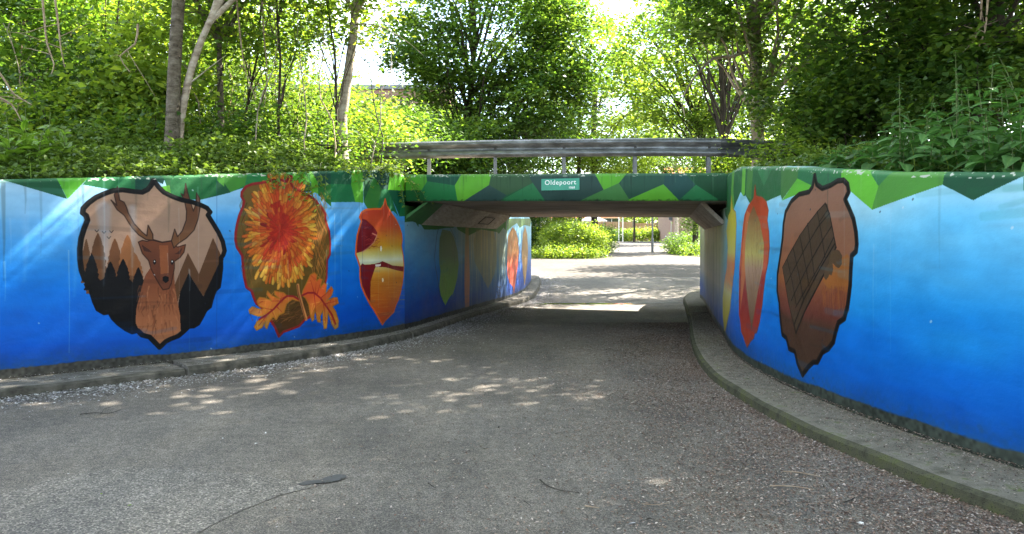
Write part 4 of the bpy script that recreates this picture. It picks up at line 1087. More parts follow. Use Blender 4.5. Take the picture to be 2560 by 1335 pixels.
# ------------------------------------------------------------ kerbs
KL = [(-11.6, 1.2), (-8.6, 4.7), (-6.4, 6.4), (-5.16, 7.45), (-4.11, 8.43), (-3.30, 9.22), (-2.58, 10.15), (-2.05, 11.05), (-1.58, 12.3), (-1.02, 14.9), (-.42, 17.4), (.0, 18.9), (.3, 19.9), (.68, 22), (.93, 24.5), (1.03, 27), (.9, 29), (.2, 31.5)]
KR = [(7.2, -2.6), (5.5, -.1), (4.35, 1.6), (3.55, 2.75), (3.15, 3.45), (2.88, 4.16), (2.66, 4.82), (2.50, 5.53), (2.39, 6.07), (2.33, 6.6), (2.30, 7.16), (2.28, 8.1), (2.37, 9.2), (2.72, 11.2), (3.52, 14.75), (4.4, 18.9), (4.72, 20.4), (5.2, 22), (6.1, 24.0)]
def kerb(name, label, pts, wallp, mat, cuts, face):
    root = empty(name, (pts[6][0], pts[6][1], 0)); tag(root, label, "kerb")
    e = spline(pts, 0.035)
    s = np.concatenate([[0], np.cumsum(np.linalg.norm(np.diff(e, axis=0), axis=1))])
    W_ = wallp
    j = np.hypot(e[:, 0][:, None] - W_[None, :, 0], e[:, 1][:, None] - W_[None, :, 1]).argmin(1)
    j = np.maximum.accumulate(j)
    wv = W_[j]
    d = wv - e; dl = np.linalg.norm(d, axis=1)[:, None]; d = d / dl
    wv = wv + d * 0.02
    rr = np.random.default_rng(3)
    bounds = [0] + cuts + [s[-1] + 1]
    for a, b in zip(bounds[:-1], bounds[1:]):
        m = np.where((s >= a + 0.004) & (s <= b - 0.004))[0]
        if len(m) < 2: continue
        ee, ww, dd = e[m], wv[m], d[m]
        z = gz(ee[:, 1]); zw = gz(ww[:, 1])
        jit = rr.normal(0, .008); w2 = 0.004 * np.sin(s[m] * 5)
        V = [np.column_stack([ee, z - .06]), np.column_stack([ee + dd * (.004 + w2[:, None]), z + .075]), np.column_stack([ee + dd * (.018), z + .104 + jit]), np.column_stack([ee + dd * .05, z + .118 + jit + w2]),
             np.column_stack([ee * .5 + ww * .5, (z + zw) / 2 + .124 + jit]), np.column_stack([ww, zw + .12 + jit])]
        n = len(m); i = np.arange(n - 1)
        F_ = [tuple(q) for q in np.concatenate([np.stack([r_*n+i, r_*n+i+1, (r_+1)*n+i+1, (r_+1)*n+i], 1) for r_ in range(5)]).tolist()]
        F_ += [tuple(r_*n for r_ in range(6)), tuple(r_*n + n - 1 for r_ in reversed(range(6)))]
        mb = MB(); mb.add(np.concatenate(V), F_); ks = mb.build("kerb_section", mat, root, smooth=False)
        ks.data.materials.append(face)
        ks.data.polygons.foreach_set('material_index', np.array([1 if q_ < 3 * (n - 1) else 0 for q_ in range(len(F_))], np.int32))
    return root
def s_at(pts, y):
    e = spline(pts, 0.12); s = np.concatenate([[0], np.cumsum(np.linalg.norm(np.diff(e, axis=0), axis=1))])
    return float(s[np.abs(e[:, 1] - y).argmin()])
kerb("concrete_kerb", "grey weathered concrete kerb along the foot of the stag and flower wall", KL, allL, M['kerb_grey'], [s_at(KL, 6.0), s_at(KL, 8.72), s_at(KL, 12.2), s_at(KL, 19.8), s_at(KL, 26.5)], M['kerb_shade'])
kerb("concrete_kerb", "mossy concrete kerb curving along the foot of the brown leaf wall", KR, W_R.p, M['kerb_moss'], [s_at(KR, 2.0), s_at(KR, 15.8), s_at(KR, 20.4)], M['kerb_face_moss_shade'])

# drain across the low point, and the puddle standing beside it
dr = empty("drain_channel", (2.2, 20.15, -.1)); tag(dr, "dark grated drain across the path at the far side of the bridge", "drain")
mb = MB(); mb.box((2.55, 20.15, -.0955), (4.3, .16, .016)); mb.build("channel", M['steel_dull'], dr)
mb = MB()
for i in range(84): mb.box((.5 + i * .05, 20.15, -.086), (.014, .11, .006))
o = mb.build("grate_slots", M['bolt'], dr); o['kind'] = 'stuff'
m, nt, N, L, out = new_mat("puddle_water")
p = N.new("ShaderNodeBsdfPrincipled"); p.inputs['Base Color'].default_value = (0.015, 0.015, 0.012, 1); p.inputs['Roughness'].default_value = 0.03; p.inputs['Specular IOR Level'].default_value = 0.9
L.new(p.outputs['BSDF'], out.inputs['Surface']); M['water'] = m
P = [(.55, 19.75), (.9, 19.55), (1.5, 19.7), (2.1, 19.6), (2.7, 19.78), (3.1, 19.72), (3.3, 19.9), (2.8, 20.04), (2.0, 20.05), (1.2, 20.03), (.7, 20.04), (.5, 19.9)]
mb = MB(); mb.add([(x, y, gz(20.15) + .0075) for x, y in P], [tuple(range(len(P)))]); tag(mb.build("puddle", M['water']), kind='structure')

# ------------------------------------------------------------ bridge
br = empty("road_bridge", (1, 14, 2.2)); tag(br, "low concrete road bridge with a green patchwork edge over the cycle path", "bridge")
fl = np.array([*DK_L]); fr = np.array([*DK_R]); bl = np.array([-.9, 20.6]); brr = np.array([5.6, 18.15])
def deckz(x): return 2.262 + (x - DK_L[0]) / (DK_R[0] - DK_L[0]) * (2.188 - 2.262)
# fascia: textured front face
n = len(W_D.s)
zt = W_D.top; zb_ = np.interp(W_D.p[:, 0], [DK_L[0], DK_R[0]], [2.262, 2.188])
V, ST = [], []
for off, z in ((.02, zb_), (0, zb_ + .015), (0, zt - .012), (.012, zt), (.22, zt + .004)):
    V.append(np.column_stack([W_D.p + W_D.nrm * off, z])); ST.append(np.column_stack([W_D.s, z]))
i = np.arange(n - 1)
F_ = np.concatenate([np.stack([r_*n+i, r_*n+i+1, (r_+1)*n+i+1, (r_+1)*n+i], 1) for r_ in range(4)])
fas = fast_mesh("fascia", np.concatenate(V), F_, IMG['D'], br); uv_from_st(fas.data, np.concatenate(ST), cD)
nn = np.array([W_D.nrm[0][0], W_D.nrm[0][1]])
fl2, fr2 = fl + nn * .021, fr + nn * .021
mb = MB()   # slab
A, Bq, Cq, Dq = fl2, fr2, brr, bl
zA, zB = deckz(fl[0]), deckz(fr[0])
mb.add([(A[0], A[1], zA), (Bq[0], Bq[1], zB), (Cq[0], Cq[1], zB), (Dq[0], Dq[1], zA + .01), (A[0], A[1], zA + .38), (Bq[0], Bq[1], zB + .38), (Cq[0], Cq[1], zB + .38), (Dq[0], Dq[1], zA + .38)],
       [(0, 3, 2, 1), (4, 5, 6, 7), (0, 1, 5, 4), (1, 2, 6, 5), (2, 3, 7, 6), (3, 0, 4, 7)])
mb.build("deck_slab", M['soffit'], br)
mb = MB()   # far edge beam
mb.add([(bl[0], bl[1], zA + .005), (brr[0], brr[1], zB - .005), (brr[0] + .1, brr[1] + .25, zB - .005), (bl[0] + .1, bl[1] + .25, zA + .005), (bl[0], bl[1], zA + .5), (brr[0], brr[1], zB + .5), (brr[0] + .1, brr[1] + .25, zB + .5), (bl[0] + .1, bl[1] + .25, zA + .5)],
       [(0, 3, 2, 1), (4, 5, 6, 7), (0, 1, 5, 4), (1, 2, 6, 5), (2, 3, 7, 6), (3, 0, 4, 7)])
mb.build("edge_beam", M['deck_side'], br)
# slanting haunch panels, open behind
def panel(name, p0b, p1b, p0t, p1t, mat, th=0.055):
    p0b, p1b, p0t, p1t = [np.array(q, float) for q in (p0b, p1b, p0t, p1t)]
    nrm = np.cross(p1b - p0b, p0t - p0b); nrm /= np.linalg.norm(nrm)
    if nrm[2] < 0: nrm = -nrm
    V = [p0b, p1b, p1t, p0t] + [q + nrm * th for q in (p0b, p1b, p1t, p0t)]
    mb = MB(); mb.add(V, [(0, 1, 2, 3), (4, 7, 6, 5), (0, 4, 5, 1), (1, 5, 6, 2), (2, 6, 7, 3), (3, 7, 4, 0)])
    return mb.build(name, mat, br)
def wxl(y): return np.interp(y, W_T.p[:, 1], W_T.p[:, 0])
panel("haunch_panel", (wxl(13.2) + .015, 13.2, 1.885), (wxl(18.95) + .015, 18.95, 1.90), (wxl(13.2) + .43, 13.0, 2.245), (wxl(18.95) + .41, 18.95, 2.235), M['panel_conc'])
hp2 = MB()
x0, x1 = wxl(12.42), wxl(13.19)
hp2.add([(x0 + .015, 12.45, 1.97), (x1 + .015, 13.19, 1.885), (x1 + .43, 12.99, 2.245), (x0 + .40, 12.40, 2.25), (x0 + .015, 12.45, 2.03), (x1 + .015, 13.19, 1.945), (x1 + .38, 12.99, 2.25), (x0 + .34, 12.40, 2.255)],
        [(0, 1, 2, 3), (4, 7, 6, 5), (0, 4, 5, 1), (2, 6, 7, 3), (3, 7, 4, 0)])
M['dark_green'] = rough_mat("dark_green_paint", [(0.3, (0.015, 0.085, 0.018)), (0.7, (0.03, 0.12, 0.025))], 3, .5, .1)
o = hp2.build("haunch_panel", M['dark_green'], br); o['label'] = "dark green painted end of the slanting panel"
panel("haunch_panel", (xr(11.6) - .02, 11.6, 1.855), (xr(18.2) - .02, 18.2, 1.868), (xr(11.75) - .36, 11.75, 2.19), (xr(18.2) - .40, 18.2, 2.19), M['panel_conc'], .06)
# hatch outlined on the left panel
def onpanel(u, v):
    a = np.array((wxl(13.2) + .015, 13.2, 1.885)); b = np.array((wxl(18.95) + .015, 18.95, 1.90)); c = np.array((wxl(13.2) + .43, 13.0, 2.245)); d = np.array((wxl(18.95) + .41, 18.95, 2.235))
    return (a * (1-u) + b * u) * (1-v) + (c * (1-u) + d * u) * v + np.array([.006, -.002, -.008])
mb = MB()
sq = [onpanel(.60, .30), onpanel(.76, .30), onpanel(.76, .72), onpanel(.60, .72), onpanel(.60, .30)]
for a_, b_ in zip(sq[:-1], sq[1:]): mb.tube([a_, b_], .008, 4)
mb.build("hatch_frame", M['bolt'], br)

# name plate
def on_fascia(px, py):
    s_, z_ = W_D.st(px, py); q = W_D.at(s_) ; return np.array([q[0], q[1], z_])
p0, p1 = on_fascia(1354, 475.5), on_fascia(1449, 475.5); q1 = on_fascia(1449, 446.5)
sw, sh = np.linalg.norm(p1 - p0), q1[2] - p1[2]
ang = math.atan2(p1[1] - p0[1], p1[0] - p0[0])
sg = empty("name_plate", tuple((p0 + p1) / 2 + np.array([-math.sin(-ang) * 0, 0, 0])), 0)
tag(sg, "green name plate reading Oldepoort on the patchwork bridge edge", "sign")
fd = np.array([math.sin(ang), -math.cos(ang), 0])          # outward
cc = (p0 + p1) / 2 + np.array([0, 0, sh / 2])
mb = MB(); mb.box(cc + fd * .009, (sw, .010, sh), ang); mb.build("plate", M['sign_green'], sg)
mb = MB()
u_ = np.array([math.cos(ang), math.sin(ang), 0]); w_ = np.array([0, 0, 1.0])
for a_, b_ in (((-1, -1), (1, -1)), ((1, -1), (1, 1)), ((1, 1), (-1, 1)), ((-1, 1), (-1, -1))):
    e0 = cc + fd * .0145 + u_ * (sw/2 - .006) * a_[0] + w_ * (sh/2 - .006) * a_[1]
    e1 = cc + fd * .0145 + u_ * (sw/2 - .006) * b_[0] + w_ * (sh/2 - .006) * b_[1]
    mb.tube([e0, e1], .0012, 4)
M['sign_rim'] = rough_mat("sign_rim", [(0.3, (0.03, 0.3, 0.2)), (0.7, (0.05, 0.36, 0.25))], 5, .4, .02)
mb.build("rim", M['sign_rim'], sg)
def text_mesh(name, body, size, centre, parent, mat, width=None, bold=0.0):
    cu = bpy.data.curves.new(name, 'FONT'); cu.body = body; cu.size = size; cu.align_x = 'CENTER'; cu.align_y = 'CENTER'; cu.offset = bold
    cu.extrude = 0.0008; cu.space_character = 1.12
    t = bpy.data.objects.new(name + "_curve", cu); COL.objects.link(t)
    dg = bpy.context.evaluated_depsgraph_get(); dg.update()
    me = bpy.data.meshes.new_from_object(t.evaluated_get(dg)); me.name = name
    bpy.data.objects.remove(t)
    me.materials.clear(); me.materials.append(mat)
    o = bpy.data.objects.new(name, me); COL.objects.link(o)
    if width:
        co = np.array([v.co[:] for v in me.vertices]); wd = co[:, 0].max() - co[:, 0].min()
        o.scale = (width / wd, width / wd, 1)
    o.rotation_euler = (R(90), 0, ang)
    o.location = Vector(centre) - Vector(sg.location)
    o.parent = parent
    return o
text_mesh("lettering", "Oldepoort", .12, tuple(cc + fd * .0150 + u_ * 0 + w_ * sh * .16), sg, M['sign_white'], width=sw * .82, bold=.001)
text_mesh("number", "1068", .04, tuple(cc + fd * .0150 + u_ * sw * .30 - w_ * sh * .30), sg, M['sign_white'], width=sw * .15, bold=.001)

# guard rail
gr_ = empty("guard_rail", (1, 13.5, 2.66)); tag(gr_, "weathered steel crash barrier on posts along the bridge edge", "guard rail")
prof = [(.0, .158), (-.018, .165), (-.045, .158), (-.078, .120), (-.083, .098), (-.078, .075), (-.020, .028), (-.008, .0), (-.020, -.028), (-.078, -.075), (-.083, -.098), (-.078, -.120), (-.040, -.152), (-.018, -.160), (.0, -.155)]
def beam_path(px, tilt): pass
def beam(pts, name="beam"):
    e = np.array(pts, float); n = len(e)
    t = np.gradient(e[:, :2], axis=0); t /= np.linalg.norm(t, axis=1)[:, None]
    out_ = np.stack([t[:, 1], -t[:, 0]], 1)         # towards the camera side
    V = []
    for dy, dz in prof:
        V.append(np.column_stack([e[:, :2] + out_ * (-dy), e[:, 2] + dz]))
    for dy, dz in reversed(prof):
        V.append(np.column_stack([e[:, :2] + out_ * (-dy - .006), e[:, 2] + dz]))
    k = len(V); i = np.arange(n - 1)
    F_ = np.concatenate([np.stack([r_*n+i, r_*n+i+1, ((r_+1) % k)*n+i+1, ((r_+1) % k)*n+i], 1) for r_ in range(k)])
    o = fast_mesh(name, np.concatenate(V), F_, M['steel'], gr_)
    o.data.polygons.foreach_set('use_smooth', np.ones(len(o.data.polygons), bool))
    return o
def rail_d(px): return np.interp(px, [700, 1072, 1773, 1800, 1905, 2010], [15.0, 14.2, 13.0, 12.97, 13.25, 13.9])
def rail_top(px): return np.interp(px, [700, 935, 1240, 1640, 1800, 1905, 2010], [366, 358, 350.5, 345.5, 346, 351, 355])
def rp(px):
    d = float(rail_d(px)); z = EYE + (HY - float(rail_top(px))) / FPX * d - .163
    return ((px - CX) / FPX * d, d, z)
for a_, b_ in ((760, 1252), (1246, 1801), (1796, 2030)):
    b0 = beam([rp(x) for x in np.linspace(a_, b_, 24)])
    if a_ == 1246: b0.location.y -= .008
for px in (1072, 1238, 1410, 1588, 1773):
    x, y, z = rp(px)
    mb = MB(); zb2 = 2.60
    mb.box((x, y + .05, (z + .10 + zb2) / 2), (.012, .10, z + .10 - zb2), .2)
    for s_ in (-1, 1): mb.box((x, y + .05 + s_ * .05, (z + .10 + zb2) / 2), (.062, .008, z + .10 - zb2), .0)
    mb.box((x, y + .05, zb2 + .075), (.16, .2, .014))
    mb.build("post", M['steel_dull'], gr_)
    mb = MB(); mb.box((x, y - .018, z + .004), (.045, .018, .03)); mb.box((x + .05, y - .016, z + .02), (.012, .012, .012)); mb.build("bolt", M['bolt'], gr_)

# ------------------------------------------------------------ foliage
def leaves(P, size, tint, up=0.75, aspect=0.62, droop=0.25, kind='quad', rg=rng):
    """P (n,3) leaf bases -> vertices, faces, tint; each leaf folded along its midrib"""
    n = len(P)
    th = rg.random(n) * 2 * math.pi
    nrm = np.column_stack([rg.normal(0, 1, n), rg.normal(0, 1, n), np.abs(rg.normal(0, 1, n)) * 1.2 + up * 1.4])
    nrm /= np.linalg.norm(nrm, axis=1)[:, None]
    d = np.column_stack([np.cos(th), np.sin(th), -droop + rg.normal(0, .35, n)])
    d -= nrm * (d * nrm).sum(1)[:, None]; d /= np.linalg.norm(d, axis=1)[:, None] + 1e-9
    w = np.cross(nrm, d)
    L_ = size[:, None] if np.ndim(size) else np.full((n, 1), size)
    W_ = L_ * aspect * .5
    if kind == 'quad':
        fold = nrm * W_ * .45
        V = np.stack([P, P + d * L_ * .48 + w * W_ + fold, P + d * L_, P + d * L_ * .48 - w * W_ + fold], 1).reshape(-1, 3)
        b = np.arange(n)[:, None] * 4
        F = (b + np.array([0, 1, 2, 3])[None])
        return V, F, np.repeat(tint, 4)
    fold = nrm * W_ * .35
    tip = P + d * L_ - nrm * L_ * .12
    V = np.stack([P, P + d * L_ * .28 + w * W_ * .95 + fold, P + d * L_ * .66 + w * W_ * .72 + fold * .8, tip, P + d * L_ * .66 - w * W_ * .72 + fold * .8, P + d * L_ * .28 - w * W_ * .95 + fold], 1).reshape(-1, 3)
    b = np.arange(n)[:, None] * 6
    F = np.concatenate([b + np.array([0, 1, 2, 3])[None], b + np.array([0, 3, 4, 5])[None]])
    return V, F, np.repeat(tint, 6)

def clump_leaves(centres, n, rad, flat=0.5, size=.1, tint_c=None, kind='quad', rg=rng, **kw):
    """n leaves shared out among clumps; each clump a loose flattened tuft"""
    c = np.asarray(centres); k = len(c)
    idx = rg.integers(0, k, n)
    off = rg.normal(0, 1, (n, 3)); off[:, 2] *= flat
    rr = rg.random(k) * .7 + .65
    P = c[idx] + off * (rad * rr[idx])[:, None]
    P[:, 2] -= (np.hypot(off[:, 0], off[:, 1]) * rad * .18)
    tc = rg.random(k) if tint_c is None else tint_c
    t = np.clip(tc[idx] * .68 + rg.random(n) * .40 - .04, 0, 1)
    sz = size * (0.45 + 1.1 * rg.random(n))
    return leaves(P, sz, t, kind=kind, rg=rg, **kw)

def ellipsoid_pts(c, r_, k, shell=.55, rg=rng):
    v = rg.normal(0, 1, (k, 3)); v /= np.linalg.norm(v, axis=1)[:, None]
    q = (shell + (1 - shell) * rg.random(k)) ** .8
    return np.array(c) + v * q[:, None] * np.array(r_)

def wob_line(a, b, n, amp, rg=rng, sag=0.0):
    a, b = np.array(a, float), np.array(b, float)
    t = np.linspace(0, 1, n)[:, None]
    w = rg.normal(0, 1, (n, 3)); w[0] = w[-1] = 0
    w = (w + np.roll(w, 1, 0)) * .5; w[0] = w[-1] = 0
    p = a + (b - a) * t + w * amp
    p[:, 2] += sag * np.sin(t[:, 0] * math.pi)
    return p

def tree(name, label, trunk, tr0, tr1, blobs, nleaf, leaf, lsize, bark='bark_grey', limbs=14, clumps=70, crad=.55, twigs=70, flat=.45, group=None, seed=0, extra_limbs=(), sides=9, kind='quad', lrad=.045, cat="tree", up=.75, limb_from=.25):
    """trunk: list of 3-D points; blobs: list of (centre, radii, weight)"""
    rg = np.random.default_rng(1000 + seed)
    nleaf = int(nleaf * 1.5); lsize *= 1.22
    T = np.array(trunk, float)
    root = empty(name, tuple(T[0])); tag(root, label, cat, group)
    # smooth trunk
    tt = spline(T, .5)
    u = np.linspace(0, 1, len(tt))
    rad = tr0 + (tr1 - tr0) * u
    rad[0] *= 1.28
    if len(rad) > 2: rad[1] *= 1.06
    tt[1:-1] += rg.normal(0, tr0 * .08, (len(tt) - 2, 3))
    mb = MB(); mb.tube(tt, rad, sides); mb.build("trunk", M[bark], root, smooth=True, origin=tuple(T[0]))
    cs = []
    tot = sum(b[2] for b in blobs)
    for c, r_, w in blobs: cs.append(ellipsoid_pts(c, r_, max(3, int(clumps * w / tot)), rg=rg))
    cs = np.concatenate(cs)
    mb = MB(); ends = []
    pick = rg.permutation(len(cs))[:limbs]
    for j in pick:
        c = cs[j]
        hz = np.clip((c[2] - T[0][2]) / (T[-1][2] - T[0][2] + 1e-6) - .28 - .1 * rg.random(), limb_from, .98)
        s0 = tt[int(hz * (len(tt) - 1))]
        ln = wob_line(s0, c, 7, .035 * np.linalg.norm(c - s0), rg, sag=.06 * np.linalg.norm(c - s0))
        mb.tube(ln, np.linspace(lrad, lrad * .22, 7), 5)
        for q in ln[2:]: ends.append(q)
    for q in extra_limbs:
        pts, r0, r1 = q
        e = spline(pts, .3); e[1:-1] += rg.normal(0, r0 * .25, (len(e) - 2, 3))
        mb.tube(e, np.linspace(r0, r1, len(e)), 6)
        for z in e[len(e) // 2::2]: ends.append(z)
    ends = np.array(ends) if ends else tt[-3:]
    for j in rg.permutation(len(cs))[:twigs]:
        c = cs[j]; k = np.linalg.norm(ends - c, axis=1).argmin()
        mb.tube(wob_line(ends[k], c + rg.normal(0, crad * .4, 3), 4, .05 * np.linalg.norm(ends[k] - c), rg), np.linspace(lrad * .3, lrad * .1, 4), 4)
    mb.build("branches", M[bark], root, smooth=True, origin=tuple(T[0]))
    V, F, t = clump_leaves(cs, nleaf, crad, flat, lsize, kind=kind, rg=rg, up=up)
    fast_mesh("crown", V, F, M[leaf], root, t, origin=tuple(T[0]))
    return root

def pt(px, py, d): return ((px - CX) / FPX * d, d, EYE + (HY - py) / FPX * d)
def bz(x, y): return float(bank_z(x, y)[0])

# --- trunks that stand on the left bank
d = 10.6
A0 = pt(428, 385, d)
tree("tree", "straight grey trunk on the bank above the stag painting", [(A0[0], d, bz(A0[0], d) - .1), pt(434, 200, d), pt(446, 0, d), pt(452, -300, d), pt(470, -760, d)], .098, .066,
     [((-4.4, 11.0, 8.2), (2.4, 2.2, 1.8), 1)], 6500, 'leaf_bright', .095, limbs=12, clumps=60, crad=.5, seed=1, sides=12, limb_from=.55)
d = 10.7
tree("tree", "slim pale leaning trunk right against the straight grey trunk", [(pt(444, 360, d)[0], d, bz(A0[0], d) - .05), pt(452, 300, d), pt(470, 210, d), pt(500, 110, d), pt(555, -20, d), pt(640, -260, d + .4)], .062, .035,
     [((-3.2, 11.3, 7.0), (1.4, 1.3, 1.2), 1)], 2500, 'leaf_bright', .085, bark='bark_pale', limbs=6, clumps=26, crad=.4, seed=2, sides=10, limb_from=.7,
     extra_limbs=[([pt(478, 205, d), pt(520, 172, d - .1), pt(565, 138, d - .2)], .012, .004)])
d = 12.6
tree("tree", "pale crooked birch-like trunk above the sunset leaf", [(pt(860, 375, d)[0], d, bz(pt(860, 375, d)[0], d) - .1), pt(855, 300, d), pt(862, 240, d), pt(880, 130, d), pt(886, 60, d), pt(892, 0, d), pt(905, -150, d), pt(890, -420, d)], .092, .05,
     [((-2.9, 12.8, 7.2), (1.8, 1.6, 1.6), 1)], 3500, 'leaf_bright', .085, bark='bark_pale', limbs=9, clumps=36, crad=.42, seed=3, sides=10, limb_from=.6,
     extra_limbs=[([pt(888, 62, d), pt(930, 60, d - .1), pt(1000, 90, d - .2), pt(1060, 140, d - .3)], .016, .004), ([pt(892, 20, d), pt(950, 22, d), pt(1010, 2, d)], .014, .005)])
d = 12.3
tree("tree", "thin ivy-brown trunk midway between the grey trunk and the pale birch", [(pt(552, 350, d)[0], d, bz(pt(552, 350, d)[0], d) - .1), pt(552, 250, d), pt(548, 100, d), pt(560, -60, d), pt(575, -300, d)], .055, .035,
     [((-4.7, 12.4, 6.4), (1.4, 1.4, 1.8), 1)], 3500, 'leaf_bright', .08, bark='bark_grey', limbs=10, clumps=40, crad=.4, seed=4, limb_from=.5)
d = 12.0
for k, (x0, x1, c, lab) in enumerate([(700, 690, 'bark_dark', "thin dark sapling left of the pale birch"), (845, 818, 'bark_dark', "bent dark sapling just left of the pale birch"), (620, 655, 'bark_dark', "thin dark sapling right of the ivy-brown trunk"), (92, 60, 'bark_grey', "slim grey sapling at the far left of the bank"), (250, 300, 'bark_dark', "slim dark sapling among the hazels left of the grey trunk")]):
    dd = d + .4 * k
    tree("sapling", lab, [(pt(x0, 380, dd)[0], dd, bz(pt(x0, 380, dd)[0], dd) - .1), pt(x0 - 4, 280, dd), pt((x0 + x1) / 2 + 6, 140, dd), pt(x1, -20, dd), pt(x1 + 20, -200, dd)], .024, .012,
         [(pt(x1, -60, dd), (.9, .9, 1.6), 1)], 1500, 'leaf_bright', .075, bark=c, limbs=7, clumps=22, crad=.34, lrad=.012, seed=10 + k, cat="sapling")

# --- hazel and willow thicket on the left bank
def shrub(name, label, base, blobs, nleaf, leaf, lsize, stems=9, clumps=46, crad=.4, group=None, seed=0, flat=.55, bark='bark_dark', kind='quad', r0=.022, cat="shrub", up=.6):
    rg = np.random.default_rng(3000 + seed)
    nleaf = int(nleaf * 1.7); lsize *= 1.22
    root = empty(name, tuple(base)); tag(root, label, cat, group)
    tot = sum(b[2] for b in blobs)
    cs = np.concatenate([ellipsoid_pts(c, r_, max(3, int(clumps * w / tot)), .3, rg) for c, r_, w in blobs])
    mb = MB()
    for j in rg.permutation(len(cs))[:stems]:
        c = cs[j]
        a_ = np.array(base) + np.array([rg.normal(0, .18), rg.normal(0, .18), -.08])
        L_ = np.linalg.norm(c - a_)
        mb.tube(wob_line(a_, c, 6, .05 * L_, rg, .08 * L_), np.linspace(r0, r0 * .25, 6), 5)
    mb.build("stems", M[bark], root, smooth=True, origin=tuple(base))
    V, F, t = clump_leaves(cs, nleaf, crad, flat, lsize, kind=kind, rg=rg, up=up, aspect=.34 if 'willow' in label else .66)
    fast_mesh("foliage", V, F, M[leaf], root, t, origin=tuple(base))
    return root
specs = [  # dark leaves mixed in to stand for shaded hollows
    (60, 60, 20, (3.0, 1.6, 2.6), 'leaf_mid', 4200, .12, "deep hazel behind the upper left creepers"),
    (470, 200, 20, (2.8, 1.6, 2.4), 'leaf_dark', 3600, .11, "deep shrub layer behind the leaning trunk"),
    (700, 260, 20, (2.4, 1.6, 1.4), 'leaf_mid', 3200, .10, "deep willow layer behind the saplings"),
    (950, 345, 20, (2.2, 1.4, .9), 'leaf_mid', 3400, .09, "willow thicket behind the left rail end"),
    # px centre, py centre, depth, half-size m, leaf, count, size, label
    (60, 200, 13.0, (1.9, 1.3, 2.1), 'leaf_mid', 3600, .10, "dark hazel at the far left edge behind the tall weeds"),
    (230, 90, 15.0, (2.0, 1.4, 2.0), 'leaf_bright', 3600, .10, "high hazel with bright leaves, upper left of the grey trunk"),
    (250, 270, 12.4, (1.3, .9, 1.1), 'leaf_dark', 2900, .09, "low hazel, dark leaves for shaded hollows, left of the grey trunk"),
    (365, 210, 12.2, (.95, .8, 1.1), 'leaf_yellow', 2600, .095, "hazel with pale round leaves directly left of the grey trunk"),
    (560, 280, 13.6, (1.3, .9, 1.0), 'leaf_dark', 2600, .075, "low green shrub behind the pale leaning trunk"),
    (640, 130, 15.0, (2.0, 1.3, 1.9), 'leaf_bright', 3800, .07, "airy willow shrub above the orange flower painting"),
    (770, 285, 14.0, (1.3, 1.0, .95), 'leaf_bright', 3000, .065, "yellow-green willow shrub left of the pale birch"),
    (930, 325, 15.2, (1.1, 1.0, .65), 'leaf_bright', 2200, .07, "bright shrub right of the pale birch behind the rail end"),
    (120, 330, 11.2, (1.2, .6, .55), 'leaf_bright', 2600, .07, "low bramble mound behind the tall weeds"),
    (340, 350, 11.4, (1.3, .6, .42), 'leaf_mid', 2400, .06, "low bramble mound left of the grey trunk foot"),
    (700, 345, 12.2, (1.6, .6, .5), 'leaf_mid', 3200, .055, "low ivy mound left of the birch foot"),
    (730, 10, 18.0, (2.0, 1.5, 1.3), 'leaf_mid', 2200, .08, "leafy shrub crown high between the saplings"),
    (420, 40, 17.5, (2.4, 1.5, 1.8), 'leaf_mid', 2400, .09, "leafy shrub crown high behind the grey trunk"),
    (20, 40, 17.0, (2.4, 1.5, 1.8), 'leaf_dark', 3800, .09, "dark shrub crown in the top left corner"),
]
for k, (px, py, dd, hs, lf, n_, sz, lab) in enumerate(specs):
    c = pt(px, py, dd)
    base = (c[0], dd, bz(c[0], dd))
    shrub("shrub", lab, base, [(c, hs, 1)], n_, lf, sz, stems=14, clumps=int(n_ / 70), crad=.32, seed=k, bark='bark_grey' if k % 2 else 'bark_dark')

# --- trees beyond the bridge
d = 27.0
tree("tree", "round-crowned tree behind the middle of the crash barrier", [(pt(1172, 350, d)[0], d, 1.3), pt(1172, 345, d), pt(1174, 290, d), pt(1180, 200, d), pt(1186, 90, d), pt(1182, -60, d)], .17, .07,
     [(pt(1195, 95, d), (3.9, 2.6, 2.6), 3), (pt(1340, 230, d - .6), (1.9, 1.8, 1.5), 1.3), (pt(1400, 130, d - .4), (1.4, 1.4, 2.2), 1.2), (pt(1230, 318, d - 1), (2.6, 1.4, .45), .7), (pt(1090, 150, d), (1.5, 1.5, 1.6), 1), (pt(1240, -120, d), (3.8, 3, 2.4), 1.6)], 33000, 'leaf_mid', .125, bark='bark_dark', limbs=46, clumps=260, crad=.50, twigs=130, flat=.38, seed=20, lrad=.06,
     extra_limbs=[([pt(1174, 292, d), pt(1130, 250, d), pt(1108, 190, d), pt(1090, 90, d)], .07, .02), ([pt(1176, 300, d), pt(1215, 290, d), pt(1300, 262, d), pt(1390, 262, d)], .05, .015), ([pt(1184, 170, d), pt(1240, 120, d), pt(1290, 70, d)], .06, .02), ([pt(1140, 345, d-1), pt(1115, 290, d-1), pt(1098, 240, d-1)], .035, .015)])
